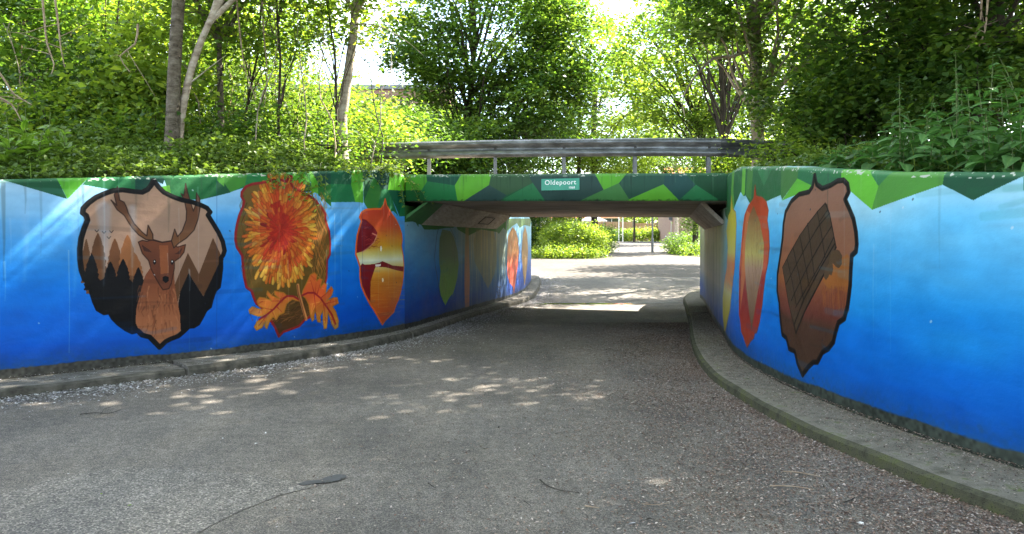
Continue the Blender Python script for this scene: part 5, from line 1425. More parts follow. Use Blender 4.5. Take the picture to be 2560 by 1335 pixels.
bt = [ # px, py centre, depth, radii, leaf, count
    (985, 330, 24, (2.0, 1.4, 1.0), 'leaf_mid', 4200, .10, "tree", "low leafy tree behind the left end of the barrier"),
    (1700, 160, 30, (3.0, 2.2, 3.2), 'leaf_bright', 9500, .13, "tree", "bright green tree left of the ivy-clad trunk"),
    (1800, 20, 26, (2.6, 2.0, 1.8), 'leaf_bright', 4200, .12, "tree", "leafy crown hanging above the bright green tree"),
    (1990, 170, 33, (3.0, 2.2, 3.0), 'leaf_yellow', 7000, .13, "tree", "yellow-green tree seen right of the ivy-clad trunk"),
    (2180, 90, 30, (3.2, 2.2, 2.8), 'leaf_bright', 5200, .12, "tree", "mid-green tree behind the drooping dark branches"),
    (2420, 120, 27, (3.4, 2.2, 3.0), 'leaf_bright', 5200, .12, "tree", "mid-green tree behind the twin dark trunks"),
    (600, 160, 38, (3.6, 2.4, 3.2), 'leaf_mid', 5500, .16, "tree", "far tree behind the airy willow shrub"),
    (330, 100, 34, (4.5, 2.4, 4.2), 'leaf_mid', 8000, .16, "tree", "far tree behind the hazels left of the grey trunk"),
    (30, 120, 32, (4.2, 2.4, 4.4), 'leaf_dark', 7500, .16, "tree", "far dark tree at the left edge of the view"),
    (1300, 330, 44, (5.0, 2.4, 2.4), 'leaf_mid', 7500, .17, "tree", "broad low tree seen under the crash barrier"),
    (1070, 335, 40, (3.2, 2.2, 1.6), 'leaf_bright', 6000, .15, "tree", "low bright tree in front of the brick building"),
    (1860, 330, 36, (3.4, 2.2, 1.8), 'leaf_mid', 6000, .14, "tree", "leafy tree behind the foot of the ivy-clad trunk"),
    (800, 320, 30, (3.2, 2.2, 1.6), 'leaf_bright', 6000, .13, "tree", "low bright tree behind the pale birch foot"),
]
for k, (px, py, dd, hs, lf, n_, sz, nm, lab) in enumerate(bt):
    c = pt(px, py, dd)
    g0 = float(gz(dd)) if dd > 24 else bz(c[0], dd)
    g0 = max(g0, .0) if dd > 36 else bz(c[0], dd)
    bx_ = c[0] + (3.0 if px == 1700 else 0.0)
    tree(nm, lab, [(bx_, dd, g0 - .2), (c[0] * .6 + bx_ * .4 + .1, dd, (g0 + c[2]) / 2), (c[0] - .1, dd, c[2]), (c[0], dd, c[2] + hs[2] * .8)], .14, .04, [(c, hs, 1)], n_, lf, sz, bark='bark_dark',
         limbs=22, clumps=int(n_ / 55), crad=.5, twigs=50, seed=40 + k, lrad=.05, limb_from=.1)
# a deep wood behind everything: one mass of foliage, no single tree to be told apart
rg = np.random.default_rng(77)
cs = []
for k in range(620):
    x = rg.uniform(-75, 85); y = rg.uniform(98, 130)
    top = 15 + 5 * math.sin(x * .21) + 3 * math.sin(x * .53 + 1)
    cs.append((x, y, rg.uniform(2.0, top)))
V, F, t = clump_leaves(np.array(cs), 60000, 1.7, .7, .42, rg=rg)
o = fast_mesh("far_wood", V, F, M['leaf_mid'], None, t); tag(o, "belt of woodland far behind the houses", "woodland", kind='stuff')

# --- right bank
d = 17.0
X0 = pt(1893, 345, d)[0]
EV = tree("tree", "tall trunk with patches of ivy right of the bridge", [(X0 + .02, d, bz(X0, d) - .2), pt(1896, 345, d), pt(1893, 250, d), pt(1889, 120, d), pt(1887, 30, d), pt(1886, -200, d), pt(1890, -520, d)], .155, .10,
     [((6.6, 16.4, 9.8), (3.2, 2.8, 2.0), 2), (pt(2030, 60, 17.4), (.9, .8, .9), .5), (pt(1770, 30, 17.2), (1.0, .8, .7), .5)], 11000, 'leaf_mid', .12, bark='bark_mid', limbs=26, clumps=130, crad=.5, twigs=70, seed=60, sides=12, flat=.35,
     extra_limbs=[([pt(1880, 128, d), pt(1830, 140, d - .2), pt(1780, 150, d - .3), pt(1735, 195, d - .5), pt(1710, 240, d - .6), pt(1712, 290, d - .6)], .045, .012), ([pt(1780, 150, d-.3), pt(1740, 165, d-.6), pt(1700, 150, d-.9)], .018, .006)])
rg = np.random.default_rng(9)
V_, F_, t_ = [], [], []; nb = 0
cs = np.array([np.array(pt(1893 + rg.normal(0, 7), y_, d)) + np.array([rg.normal(0, .1), -.16 + rg.normal(0, .08), 0]) for y_ in list(rg.uniform(100, 235, 26)) + list(rg.uniform(255, 320, 14))])
V, F, t = clump_leaves(cs, 2400, .13, 1.0, .085, rg=rg, up=.1)
fast_mesh("ivy", V, F, M['ivy'], EV, t, origin=tuple(EV.location))

def drooper(label, px, d, w0, lean, blobs, nleaf, seed, limbs_px):
    x0 = pt(px, 345, d)[0]
    return tree("tree", label, [(x0, d, bz(x0, d) - .2), pt(px, 200, d), pt(px + lean, 0, d), pt(px + lean * 1.6, -300, d), pt(px + lean * 2, -700, d)], w0, w0 * .6, blobs, nleaf, 'leaf_dark', .115, bark='bark_dark',
                limbs=26, clumps=150, crad=.42, twigs=80, flat=.25, seed=seed, sides=10, lrad=.035,
                extra_limbs=[([pt(*a_) for a_ in l_], .035, .008) for l_ in limbs_px], up=1.3)
drooper("dark trunk with level drooping branches over the nettles", 2342, 13.2, .10, -10,
        [(pt(2180, 130, 12.6), (1.6, 1.0, 1.2), 1.3), (pt(2120, 230, 13), (1.3, .9, .5), .8), (pt(2360, 100, 12.8), (1.6, 1.0, .9), .9), ((7.5, 12.6, 8.4), (3.4, 2.6, 2.6), 2.2)], 8800, 70,
        [[(2336, 60, 13.2), (2250, 50, 13), (2160, 85, 12.8), (2060, 130, 12.6)], [(2336, 150, 13.2), (2240, 170, 13), (2130, 215, 12.8), (2030, 235, 12.6)], [(2338, 10, 13.2), (2230, 0, 13), (2120, 30, 12.8)], [(2345, 100, 13.2), (2420, 60, 13), (2500, 55, 12.8)]])
drooper("thick dark trunk hung with dead creepers at the right edge", 2482, 11.6, .15, 8,
        [(pt(2520, 60, 11.2), (1.2, .9, .8), 1), (pt(2420, 200, 12), (1.2, .8, .5), .8), ((8.4, 10.6, 8.0), (3.2, 2.8, 2.6), 2.4)], 8000, 71,
        [[(2480, 80, 11.6), (2420, 60, 11.4), (2360, 90, 11.2)], [(2486, 150, 11.6), (2550, 120, 11.4), (2620, 110, 11.2)]])
for k, (px, dd, lab) in enumerate([(2285, 15.5, "thin dark trunk left of the level-branched tree"), (2410, 15.0, "thin dark trunk between the two dark trunks"), (2545, 14.5, "slim dark trunk at the right margin of the view")]):
    x0 = pt(px, 345, dd)[0]
    tree("tree", lab, [(x0, dd, bz(x0, dd) - .2), pt(px + 5, 150, dd), pt(px - 12, -100, dd), pt(px - 20, -500, dd)], .055, .035, [((x0 - .3, dd, 8.6), (2.0, 1.8, 2.0), 1), (pt(px - 10, 120, dd), (1.1, .9, 1.2), .5)], 3000, 'leaf_dark', .105, bark='bark_dark', limbs=16, clumps=70, crad=.4, flat=.3, seed=80 + k, up=1.2)
for k, (px, py, dd, hs, lf, n_, sz, lab) in enumerate([
    (1010, 400, 23.5, (1.6, .9, .9), 'leaf_mid', 3200, .10, "bush seen under the left end of the crash barrier"),
    (1120, 395, 24.5, (1.7, .9, .95), 'leaf_mid', 3600, .10, "bush seen under the barrier right of the first post"),
    (1225, 398, 25.5, (1.5, .9, .9), 'leaf_dark', 3200, .10, "dark bush seen under the barrier at the second post"),
    (1850, 395, 23.0, (1.5, .9, .8), 'leaf_bright', 2800, .10, "bush seen under the right end of the crash barrier")]):
    c = pt(px, py, dd); shrub("bush", lab, (c[0], dd, bz(c[0], dd)), [(c, hs, 1)], n_, lf, sz, stems=10, clumps=int(n_ / 60), crad=.35, seed=150 + k, cat="bush")
rspecs = [
    (2065, 330, 14.5, (1.1, .7, .55), 'leaf_mid', 2600, .07, "green thicket beside the right end of the barrier"),
    (2080, 300, 12.5, (.9, .7, .75), 'leaf_mid', 2400, .075, "tangled shrub left of the nettle bed"),
    (2250, 250, 12.0, (1.3, .7, .6), 'leaf_dark', 2000, .085, "dark low thicket behind the nettle bed"),
    (2450, 220, 10.5, (1.3, .7, .6), 'leaf_dark', 2000, .085, "dark thicket under the thick dark trunk"),
    (1960, 385, 11.2, (.50, .35, .14), 'leaf_bright', 1100, .05, "small creeping plant on the crest beside the barrier end"),
    (2110, 200, 19.0, (2.0, 1.2, 1.3), 'leaf_bright', 4200, .095, "sunlit shrub seen between ivy trunk and dark tree"),
    (2340, 200, 20.0, (2.6, 1.2, 1.5), 'leaf_bright', 3200, .095, "mid-green shrub far behind the twin dark trunks"),
]
for k, (px, py, dd, hs, lf, n_, sz, lab) in enumerate(rspecs):
    c = pt(px, py, dd)
    shrub("shrub", lab, (c[0], dd, bz(c[0], dd)), [(c, hs, 1)], n_, lf, sz, stems=12, clumps=int(n_ / 70), crad=.3, seed=100 + k)

# --- trees around the photographer that keep the near path in shade (unseen, placed for that shade beside and behind the view)
tree("tree", "added unseen leafy tree on the right bank, shading the near path", [(9.2, 10.2, 2.2), (8.6, 10.2, 5), (6.5, 10.2, 9), (4.5, 10.2, 11.6)], .2, .07, [((2.8, 9.8, 10.9), (4.6, 3.4, 1.5), 3), ((-1.5, 6.5, 12.0), (3.4, 3.0, 1.2), 1), ((4.8, 13.2, 10.6), (3.0, 2.6, 1.3), 1.6)], 12200, 'leaf_mid', .2, limbs=24, clumps=230, crad=.6, twigs=60, flat=.35, seed=130)  # added out of view to cut the sun on the near path
for k, (x, y, h, lab) in enumerate([(9.5, 5.0, 9.5, "big leafy tree on the right bank beside the photographer"), (9.0, -2.5, 10, "big leafy tree on the right bank behind the photographer"), (-9.5, .5, 9, "big leafy tree on the left bank behind the photographer"), (13.5, 10.0, 12, "tall leafy tree deep on the right bank"), (5.5, -7, 11, "leafy tree behind the photographer")]):
    tree("tree", lab, [(x, y, 1.2), (x + .1, y, 4), (x - .2, y, 7), (x, y, h + 1)], .2, .08, [((x - 1.2 if x > 0 else x + 1, y + .6, h), (4.4, 4.4, 2.7), 1)], 5300, 'leaf_mid', .27, limbs=22, clumps=85, crad=.8, twigs=40, flat=.4, seed=90 + k)

# ------------------------------------------------------------ ground cover, weeds, nettles
rg = np.random.default_rng(21)
def scatter_bank(n, smin, smax, walls, omin, omax, h0, h1, lumps):
    w = walls; ss = rg.uniform(smin, smax, n); oo = omin + (omax - omin) * rg.random(n) ** 1.2
    P = w.at(ss) + w.nat(ss) * oo[:, None]
    z = bank_z(P[:, 0], P[:, 1])
    lum = .5 + .5 * np.sin(ss * lumps + 1) * np.sin(oo * 3.1 + ss)
    hh = (h0 + (h1 - h0) * lum * np.clip(oo / .4, .25, 1)) * rg.random(n)
    if w is W_L: hh = hh * np.interp(w.L - ss, [0, .5, 2.2], [.25, .3, 1])
    return np.column_stack([P, z + hh]), lum
P, lum = scatter_bank(42000, 4.6, W_L.L, W_L, .06, 3.6, .08, .5, 2.1)
V, F, t = leaves(P, .035 + .055 * rg.random(len(P)), np.clip(.25 + .4 * lum * rg.random(len(P)) + .35 * rg.random(len(P)), 0, 1), aspect=.85, kind='six', rg=rg, up=.9)
o = fast_mesh("ground_cover", V, F, M['ivy'], None, t); tag(o, "carpet of ivy and low weeds covering the left bank", "ground cover", kind='stuff')
P, lum = scatter_bank(12000, W_R.s[np.abs(W_R.p[:, 1] - 3.5).argmin()], W_R.s[np.abs(W_R.p[:, 1] - 11).argmin()], W_R, .26, 3.0, .04, .22, 2.6)
V, F, t = leaves(P, .03 + .04 * rg.random(len(P)), np.clip(.2 + .6 * rg.random(len(P)), 0, 1), aspect=.8, kind='six', rg=rg)
o = fast_mesh("ground_cover", V, F, M['ivy'], None, t); tag(o, "low weeds covering the right bank behind the wall crest", "ground cover", kind='stuff')
P, lum = scatter_bank(9000, 0, W_T.L, W_T, .1, 8, .04, .24, 2.6)
V, F, t = leaves(P, .05 + .05 * rg.random(len(P)), np.clip(.2 + .7 * rg.random(len(P)), 0, 1), aspect=.8, rg=rg)
o = fast_mesh("ground_cover", V, F, M['leaf_bright'], None, t); tag(o, "weeds on the bank left of the bridge deck", "ground cover", kind='stuff')

def ovate_leaf(name, mat, length=1.0, width=.52, serr=0.0, heart=.08):
    """curved pointed leaf blade, unit length along +Y, midrib sunk, tip drooping"""
    rows = [(0, .10), (.07, .62), (.2, .95), (.35, 1.0), (.52, .84), (.7, .55), (.86, .24), (1.0, .0)]
    V, F, T = [], [], []
    for i, (y, w) in enumerate(rows):
        dz = -.34 * y * y
        s_ = 1 + serr * (1 if i % 2 else -1)
        ww = w * width * .5 * s_
        yb = y - heart * (1 if i == 1 else 0)
        V += [(-ww, yb * length, dz + .05 * w), (-ww * .5, y * length, dz + .045 * w), (0, y * length, dz), (ww * .5, y * length, dz + .045 * w), (ww, yb * length, dz + .05 * w)]
        T += [.55, .45, .8, .45, .55]
    for i in range(len(rows) - 1):
        for j in range(4): F.append((i*5+j, i*5+j+1, (i+1)*5+j+1, (i+1)*5+j))
    me = bpy.data.meshes.new(name); me.from_pydata(V, [], F)
    at = me.attributes.new('tint', 'FLOAT', 'POINT'); at.data.foreach_set('value', np.array(T, np.float32))
    me.materials.append(mat); me.update(); return me
def leaf_variants(name, matkey, stops, **kw):
    out_ = []
    for k, sc in enumerate((.75, 1.0, 1.3)):
        m_ = leaf_mat(name + "_%d" % k, [(p_, tuple(c * sc for c in col)) for p_, col in stops], trans=kw.get('trans', (1.3, 1.6, .8)), tf=.3, rough=.5)
        out_.append(ovate_leaf(name, m_, width=kw.get('width', .56), serr=kw.get('serr', .05)))
    return out_
NET = leaf_variants("nettle_leaf", 'nettle', [(0, (0.035, 0.090, 0.028)), (.5, (0.065, 0.150, 0.042)), (1, (0.13, 0.24, 0.07))])
DOCK = leaf_variants("dock_leaf", 'dock', [(0, (0.08, 0.17, 0.02)), (.5, (0.14, 0.25, 0.03)), (1, (0.22, 0.33, 0.06))], width=.42, serr=.03, trans=(1.8, 1.8, .8))  # leaf colour brightened to stand in for sun on this patch
def place_leaf(me, parent, base, yaw, pitch, roll, length):
    o = bpy.data.objects.new("leaf", me)
    o.location = base; o.rotation_euler = (pitch, roll, yaw); o.scale = (length, length, length)
    o.parent = parent; COL.objects.link(o)
    return o
def nettle(x, y, h, label, group, rg, meshes=NET, nodes=7, lmax=.13, lean=.1, droop=-.35, stem_r=.006, cat="nettle", nm="nettle"):
    z = bz(x, y)
    root = empty(nm, (x, y, z)); tag(root, label, cat, group)
    lx, ly = rg.normal(-.04, lean) * h, rg.normal(-.05, lean) * h
    pts = np.array([(lx * t * t, ly * t * t, h * t) for t in np.linspace(-.05, 1, 7)])
    mb = MB(); mb.tube(pts, np.linspace(stem_r, stem_r * .4, 7), 5)
    me_o = mb.build("stem", M['stem'], None, smooth=True); me_o.parent = root
    yaw0 = rg.random() * 6.28
    for i in range(nodes):
        t = .22 + .78 * i / (nodes - 1)
        c = (lx * t * t, ly * t * t, h * t)
        L_ = lmax * (1.05 - .75 * max(0, t - .45) / .55) * rg.uniform(.85, 1.15)
        for s_ in (0, math.pi):
            yaw = yaw0 + i * math.pi / 2 + s_ + rg.normal(0, .25)
            place_leaf(meshes[rg.integers(0, 3)], root, c, yaw, rg.normal(droop * (1 - t) + .25 * t, .18), rg.normal(0, .25), L_)
    return root
rg = np.random.default_rng(31)
ordn = ["first", "second", "third", "fourth", "fifth", "sixth", "seventh", "eighth", "ninth", "tenth", "eleventh", "twelfth", "thirteenth", "fourteenth", "fifteenth", "sixteenth", "seventeenth", "eighteenth"]
for row, (off, hh, rn) in enumerate([(.27, .36, "front"), (.45, .58, "second"), (.68, .76, "third"), (.95, .92, "fourth"), (1.3, 1.08, "back")]):
    yv = np.arange(4.2, 7.75, .235); yv = (yv + rg.normal(0, .04, len(yv)))[::-1]
    for q_, y in enumerate(yv):
        i = np.abs(W_R.p[:, 1] - y).argmin()
        x = W_R.p[i, 0] + W_R.nrm[i, 0] * (off + rg.normal(0, .05)) ; yy = y + W_R.nrm[i, 1] * off
        fade = np.clip((8.0 - y) / 1.6, .35, 1)
        h = hh * .86 * fade * rg.uniform(.85, 1.15)
        nettle(x, yy, h, "%s nettle from the left in the %s row on the right bank" % (ordn[q_], rn), "nettles in the bed on the right bank", rg, nodes=6 if row < 2 else 8, lmax=.21 if row < 2 else .185)
for (px, py, lab) in ((2392, 130, "tallest nettle with a pale flowering tip above the bed"), (2250, 190, "flowering nettle standing clear above the left of the bed")):
    dd = 6.2; c = pt(px, py, dd)
    nettle(c[0], dd, c[2] - bz(c[0], dd), lab, None, rg, nodes=11, lmax=.11, lean=.01)
# tall weeds at the far left of the bank, sunlight put into their leaf colour
for k, (px, py, dd, lab) in enumerate([(20, 290, 8.7, "broad-leaved dock at the extreme left of the bank"), (62, 270, 8.9, "tall dock with an upright leaf near the left edge"), (118, 280, 9.0, "dock with a long upright leaf right of the tall dock"), (160, 310, 9.1, "small dock at the right of the weed patch"), (95, 330, 8.75, "low dock in front of the weed patch"), (-40, 330, 8.4, "dock just cut by the left edge")]):
    c = pt(px, py, dd); z = bz(c[0], dd)
    root = empty("dock_plant", (c[0], dd, z)); tag(root, lab, "dock plant")
    h = max(c[2] - z, .25)
    mb = MB(); mb.tube([(0, 0, -.05), (.01, 0, h * .5), (rg.normal(0, .03), 0, h)], [.008, .006, .003], 5)
    s_ = mb.build("stem", M['stem'], None); s_.parent = root
    for i in range(20):
        t = rg.random()
        place_leaf(DOCK[rg.integers(0, 3)], root, (0, 0, h * t * .8), rg.random() * 6.28, rg.uniform(-.1, 1.1), rg.normal(0, .3), rg.uniform(.16, .30) * (1.1 - .5 * t))
# grass blades sticking up over both crests
P, Fv, Tt = [], [], []
rg = np.random.default_rng(41)
V, F, T = [], [], []
for wall, s0, s1, n_ in ((W_L, 4.8, W_L.L, 520), (W_R, 9.5, 13.2, 120)):
    for _ in range(n_):
        ss = rg.uniform(s0, s1); of = rg.uniform(.25, 1.2) if wall is W_R else rg.uniform(.04, 1.6)
        q = wall.at(ss) + wall.nat(ss) * of; z = bz(q[0], q[1])
        h = rg.uniform(.10, .42); an = rg.random() * 6.28; bend = rg.uniform(.1, .5) * h
        b = len(V)
        w = .004
        for t, ww in ((0, 1), (.5, .8), (1, 0.05)):
            cx_ = q[0] + math.cos(an) * bend * t * t; cy_ = q[1] + math.sin(an) * bend * t * t
            V += [(cx_ - math.sin(an) * w * ww, cy_ + math.cos(an) * w * ww, z + h * t * (1 - .2 * t)), (cx_ + math.sin(an) * w * ww, cy_ - math.cos(an) * w * ww, z + h * t * (1 - .2 * t))]
        F += [(b, b+1, b+3, b+2), (b+2, b+3, b+5, b+4)]; T += [rg.random()] * 6
o = fast_mesh("grass", V, F, M['leaf_bright'], None, T); tag(o, "thin grass blades among the weeds on the crests", "grass", kind='stuff')

# trailing vines that hang over the left wall by the bridge corner
for k, (px, py, ex, ey, lab) in enumerate([(640, 432, 720, 470, "leafy vine trailing over the top of the flower painting"), (760, 425, 800, 500, "leafy vine hanging right of the flower painting"), (900, 405, 985, 430, "leafy vine creeping along the crest towards the bridge corner"), (960, 415, 1012, 520, "leafy vine hanging down at the bridge corner"), (860, 415, 930, 450, "leafy vine over the crest above the sunset leaf")]):
    rgv = np.random.default_rng(200 + k)
    s0, z0 = W_L.st(min(px, 1008), py); s1, z1 = W_L.st(min(ex, 1008), ey)
    root = empty("trailing_vine", (0, 0, 0))
    mb = MB(); LP = []
    for j in range(6):
        a_ = s0 + rgv.normal(0, .18); b_ = s1 + rgv.normal(0, .22)
        a_ = min(a_, W_L.L); b2 = min(b_, W_L.L)
        pa = W_L.at(a_) + W_L.nat(a_) * .12; pb = W_L.at(b2) - W_L.nat(b2) * .07
        pm = (W_L.at((a_ + b2) / 2) - W_L.nat((a_ + b2) / 2) * .05)
        zt_ = float(np.interp(a_, W_L.s, W_L.top))
        e_ = np.array([b_ - b2, 0]) * .9
        ln = spline([(pa[0], pa[1], zt_ + .02), (pm[0], pm[1], zt_ + .07), (pb[0] + e_[0], pb[1] + e_[1] - .05, min(z1 + rgv.normal(0, .06), zt_ + .1))], .05)
        mb.tube(ln, .003, 4)
        LP.append(ln[rgv.integers(0, len(ln), 18)] + rgv.normal(0, .025, (18, 3)))
    ap = tuple(ln[0]); root.location = ap
    tag(root, lab, "vine")
    mb.build("stems", M['stem'], root, origin=ap)
    LP = np.concatenate(LP)
    V, F, t = leaves(LP, .035 + .035 * rgv.random(len(LP)), .3 + .6 * rgv.random(len(LP)), aspect=.8, kind='six', rg=rgv, up=.3)
    fast_mesh("foliage", V, F, M['leaf_bright'], root, t, origin=ap)

rgv = np.random.default_rng(77)
where = ["by the left edge", "left of the twisted creeper", "just left of the grey trunk", "right of the leaning trunk", "above the oak leaf painting", "left of the birch", "right of the birch"]
for k, (x0, x1, y1) in enumerate([(20, 70, 20), (75, 30, 90), (150, 215, 40), (205, 180, 110), (285, 350, 60), (330, 290, 130), (385, 345, 20), (500, 470, 90), (520, 585, 30), (590, 560, 120), (640, 700, 10), (675, 640, 70), (730, 770, 60), (765, 735, 0), (805, 850, 120), (835, 800, 60), (925, 985, 150), (950, 915, 120)]):
    dd = 11.0 + rgv.random() * 2.2
    b_ = pt(x0, 380, dd); zb3 = bz(b_[0], dd)
    top_ = pt(x1, y1 - 60, dd + .4)
    q = wob_line((b_[0], dd, zb3 - .05), top_, 9, .07, rgv)
    mb = MB(); mb.tube(q, np.linspace(.014, .004, 9), 5)
    for j in range(5):
        i0 = rgv.integers(3, 8); e_ = q[i0] + np.array([rgv.normal(0, .35), rgv.normal(0, .15), .25 + .3 * rgv.random()])
        mb.tube(wob_line(q[i0], e_, 4, .03, rgv), [.006, .005, .003, .002], 4)
    lab = "thin bare " + ["pale", "brown", "dark"][k % 3] + " stem " + ("leaning right " if x1 > x0 else "leaning left ") + where[min(6, int(x0 / 140))] + (", nearer the wall" if dd < 12 else ", deeper in the thicket")
    tag(mb.build("dead_sapling", M[['twig', 'bark_mid', 'twig_dark'][k % 3]], smooth=True), lab, "sapling", "bare stems in the left thicket")
# bare hanging creepers in the upper left and by the thick dark trunk
for k, (pts, dd, lab) in enumerate([
    ([(105, -20), (112, 60), (118, 110), (135, 160), (128, 185)], 9.6, "dry forked creeper hanging at the upper left"),
    ([(135, -20), (146, 60), (152, 120), (162, 168)], 9.7, "dry straight creeper right of the forked one"),
    ([(-10, 170), (15, 205), (35, 235), (80, 262)], 9.3, "pale bowed branch entering at the left edge"),
    ([(0, 245), (30, 262), (52, 300)], 9.2, "short pale bent branch low at the left edge"),
    ([(345, 60), (338, 110), (300, 140), (325, 180)], 10.2, "dry twisted creeper left of the grey trunk"),
    ([(590, -20), (600, 80), (612, 170), (640, 250)], 11.4, "thin dry creeper above the flower painting"),
    ([(655, -20), (660, 90), (668, 180), (662, 260)], 11.6, "thin dry creeper right of the other above the flower"),
    ([(2470, -10), (2462, 80), (2440, 130)], 10.6, "dead creeper hanging from the thick dark trunk"),
    ([(2455, -10), (2448, 70), (2425, 120)], 10.7, "dead creeper left of the thick dark trunk"),
    ([(1945, 235), (1955, 290), (1965, 335)], 13.4, "pale dead twig standing right of the ivy-clad trunk"),
    ([(2020, 290), (1990, 310), (1965, 335)], 13.3, "pale forked twig beside the dead twig"),
]):
    mb = MB(); q = spline([pt(x, y, dd) for x, y in pts], .15)
    mb.tube(q, np.linspace(.016, .006, len(q)) * (1 if dd < 13 else .7), 5)
    rgv = np.random.default_rng(300 + k)
    for j in range(3):
        i0 = rgv.integers(1, len(q) - 1); mb.tube(wob_line(q[i0], q[i0] + rgv.normal(0, .22, 3), 4, .02, rgv), [.006, .005, .004, .002], 4)
    tag(mb.build("dry_creeper" if k < 2 or 4 <= k < 9 else "bare_branch", M['twig']), lab, "creeper" if k < 2 or 4 <= k < 9 else "branch")

# ------------------------------------------------------------ through the passage: hedges, bushes, fence, houses, posts
def hedge(name, label, x0, x1, y0, y1, z0, z1, n_, leaf, sz, seed, cat="bush", round_=.0, kind='quad'):
    rg = np.random.default_rng(seed)
    root = empty(name, ((x0+x1)/2, (y0+y1)/2, z0)); tag(root, label, cat)
    n_ = int(n_ * 1.5); sz *= 1.2
    k = int(n_ / 45)
    cs = np.column_stack([rg.uniform(x0, x1, k), rg.uniform(y0, y1, k), z0 + (z1 - z0) * rg.random(k) ** .8])
    if round_ > 0:
        u = (cs[:, 0] - (x0+x1)/2) / ((x1-x0)/2); v_ = (cs[:, 1] - (y0+y1)/2) / ((y1-y0)/2)
        lim = z0 + (z1 - z0) * np.sqrt(np.clip(1 - round_ * (u*u*.8 + v_*v_*.2), .08, 1))
        cs[:, 2] = np.minimum(cs[:, 2], lim)
    V, F, t = clump_leaves(cs, n_, .2, .8, sz, rg=rg, up=.4, kind=kind)
    fast_mesh("foliage", V, F, M[leaf], root, t, origin=tuple(root.location))
    mb = MB()
    for j in range(8):
        a_ = (rg.uniform(x0, x1), rg.uniform(y0, y1), z0 - .1); mb.tube(wob_line(a_, (a_[0] + rg.normal(0, .2), a_[1], z0 + (z1 - z0) * .7), 4, .04, rg), [.02, .015, .012, .006], 4)
    mb.build("stems", M['bark_dark'], root, origin=tuple(root.location))
    return root
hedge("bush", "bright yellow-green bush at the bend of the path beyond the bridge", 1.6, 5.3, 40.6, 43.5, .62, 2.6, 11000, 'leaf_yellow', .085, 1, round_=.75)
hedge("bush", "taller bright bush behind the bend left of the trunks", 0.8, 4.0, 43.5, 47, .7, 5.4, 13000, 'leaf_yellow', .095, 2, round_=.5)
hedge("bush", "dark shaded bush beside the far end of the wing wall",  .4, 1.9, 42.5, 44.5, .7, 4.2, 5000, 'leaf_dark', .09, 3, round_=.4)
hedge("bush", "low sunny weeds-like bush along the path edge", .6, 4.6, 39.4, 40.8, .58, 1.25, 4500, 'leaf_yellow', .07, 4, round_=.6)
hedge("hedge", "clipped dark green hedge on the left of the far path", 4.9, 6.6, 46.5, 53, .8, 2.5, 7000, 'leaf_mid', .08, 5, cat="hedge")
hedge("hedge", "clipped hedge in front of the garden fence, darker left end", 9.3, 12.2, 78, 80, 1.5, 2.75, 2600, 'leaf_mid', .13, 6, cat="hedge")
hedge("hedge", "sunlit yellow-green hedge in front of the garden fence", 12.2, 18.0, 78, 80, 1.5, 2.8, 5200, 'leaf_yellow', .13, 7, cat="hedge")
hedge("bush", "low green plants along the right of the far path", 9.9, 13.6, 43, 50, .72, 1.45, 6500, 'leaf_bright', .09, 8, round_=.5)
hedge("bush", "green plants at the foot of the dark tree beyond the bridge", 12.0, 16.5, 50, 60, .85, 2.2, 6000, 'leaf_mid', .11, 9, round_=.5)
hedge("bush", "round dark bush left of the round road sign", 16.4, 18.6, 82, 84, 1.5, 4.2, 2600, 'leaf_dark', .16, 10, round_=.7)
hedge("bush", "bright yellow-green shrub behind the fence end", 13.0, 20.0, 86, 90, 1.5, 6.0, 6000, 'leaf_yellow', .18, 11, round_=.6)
hedge("bush", "small weeds at the left foot of the two white posts", 8.2, 9.4, 70.5, 72, 1.45, 1.8, 900, 'leaf_yellow', .07, 12, round_=.6)

def simple_tree(label, px, d, w, z1, leaf, crown, n_, bark, seed):
    x = (px - CX) / FPX * d; z = float(gz(d))
    tree("tree", label, [(x, d, z - .1), (x + .05, d, z + 2), (x, d, z1 * .6), (x + .1, d, z1)], w / 2, w * .3, crown, n_, leaf, .15, bark=bark, limbs=18, clumps=80, crad=.55, seed=seed, limb_from=.35)
simple_tree("dark trunk seen under the bridge above the bright bush", 1447, 46, .32, 13, 'leaf_yellow', [(pt(1445, 130, 46), (3.8, 3, 4.2), 2), ((4.0, 46, 7.0), (3.0, 2, 1.9), 1.4)], 9500, 'bark_dark', 120)
simple_tree("thicker dark trunk seen under the bridge beside the hedge", 1484, 47, .50, 12, 'leaf_yellow', [(pt(1565, 230, 48), (3.4, 3, 3.0), 2), ((7.0, 48, 6.8), (3.0, 2, 1.9), 1.4)], 9500, 'bark_dark', 121)
simple_tree("thin dark trunk in front of the garden fence", 1585, 71, .22, 13, 'leaf_bright', [((11.6, 71, 11), (4.2, 3, 3.6), 1)], 6000, 'bark_dark', 122)
simple_tree("pale lit trunk right of the round road sign", 1690, 66, .34, 14, 'leaf_bright', [((14.6, 66, 12), (4.4, 3, 4.4), 1)], 6500, 'bark_pale', 123)
simple_tree("dark ivy-covered trunk beyond the bridge on the right", 1737, 50, .42, 12, 'leaf_bright', [((11.4, 50, 11), (4.2, 3, 4.2), 2), ((9.6, 50, 7.4), (2.8, 2, 1.7), 1), ((13.6, 50, 6.5), (2.2, 2, 1.7), .7)], 12000, 'bark_dark', 124)
rg = np.random.default_rng(15)
V, F, t = clump_leaves(np.array([((1728 - CX) / FPX * 50 + rg.normal(0, .35), 49.8 + rg.normal(0, .3), rg.uniform(2.2, 4.2)) for _ in range(40)]), 2600, .28, .8, .10, rg=rg)
ro = empty("bush", (12.1, 49.8, .85)); tag(ro, "ivy mound hanging around the dark trunk beyond the bridge", "bush"); fast_mesh("foliage", V, F, M['leaf_mid'], ro, t, origin=(12.1, 49.8, .85))

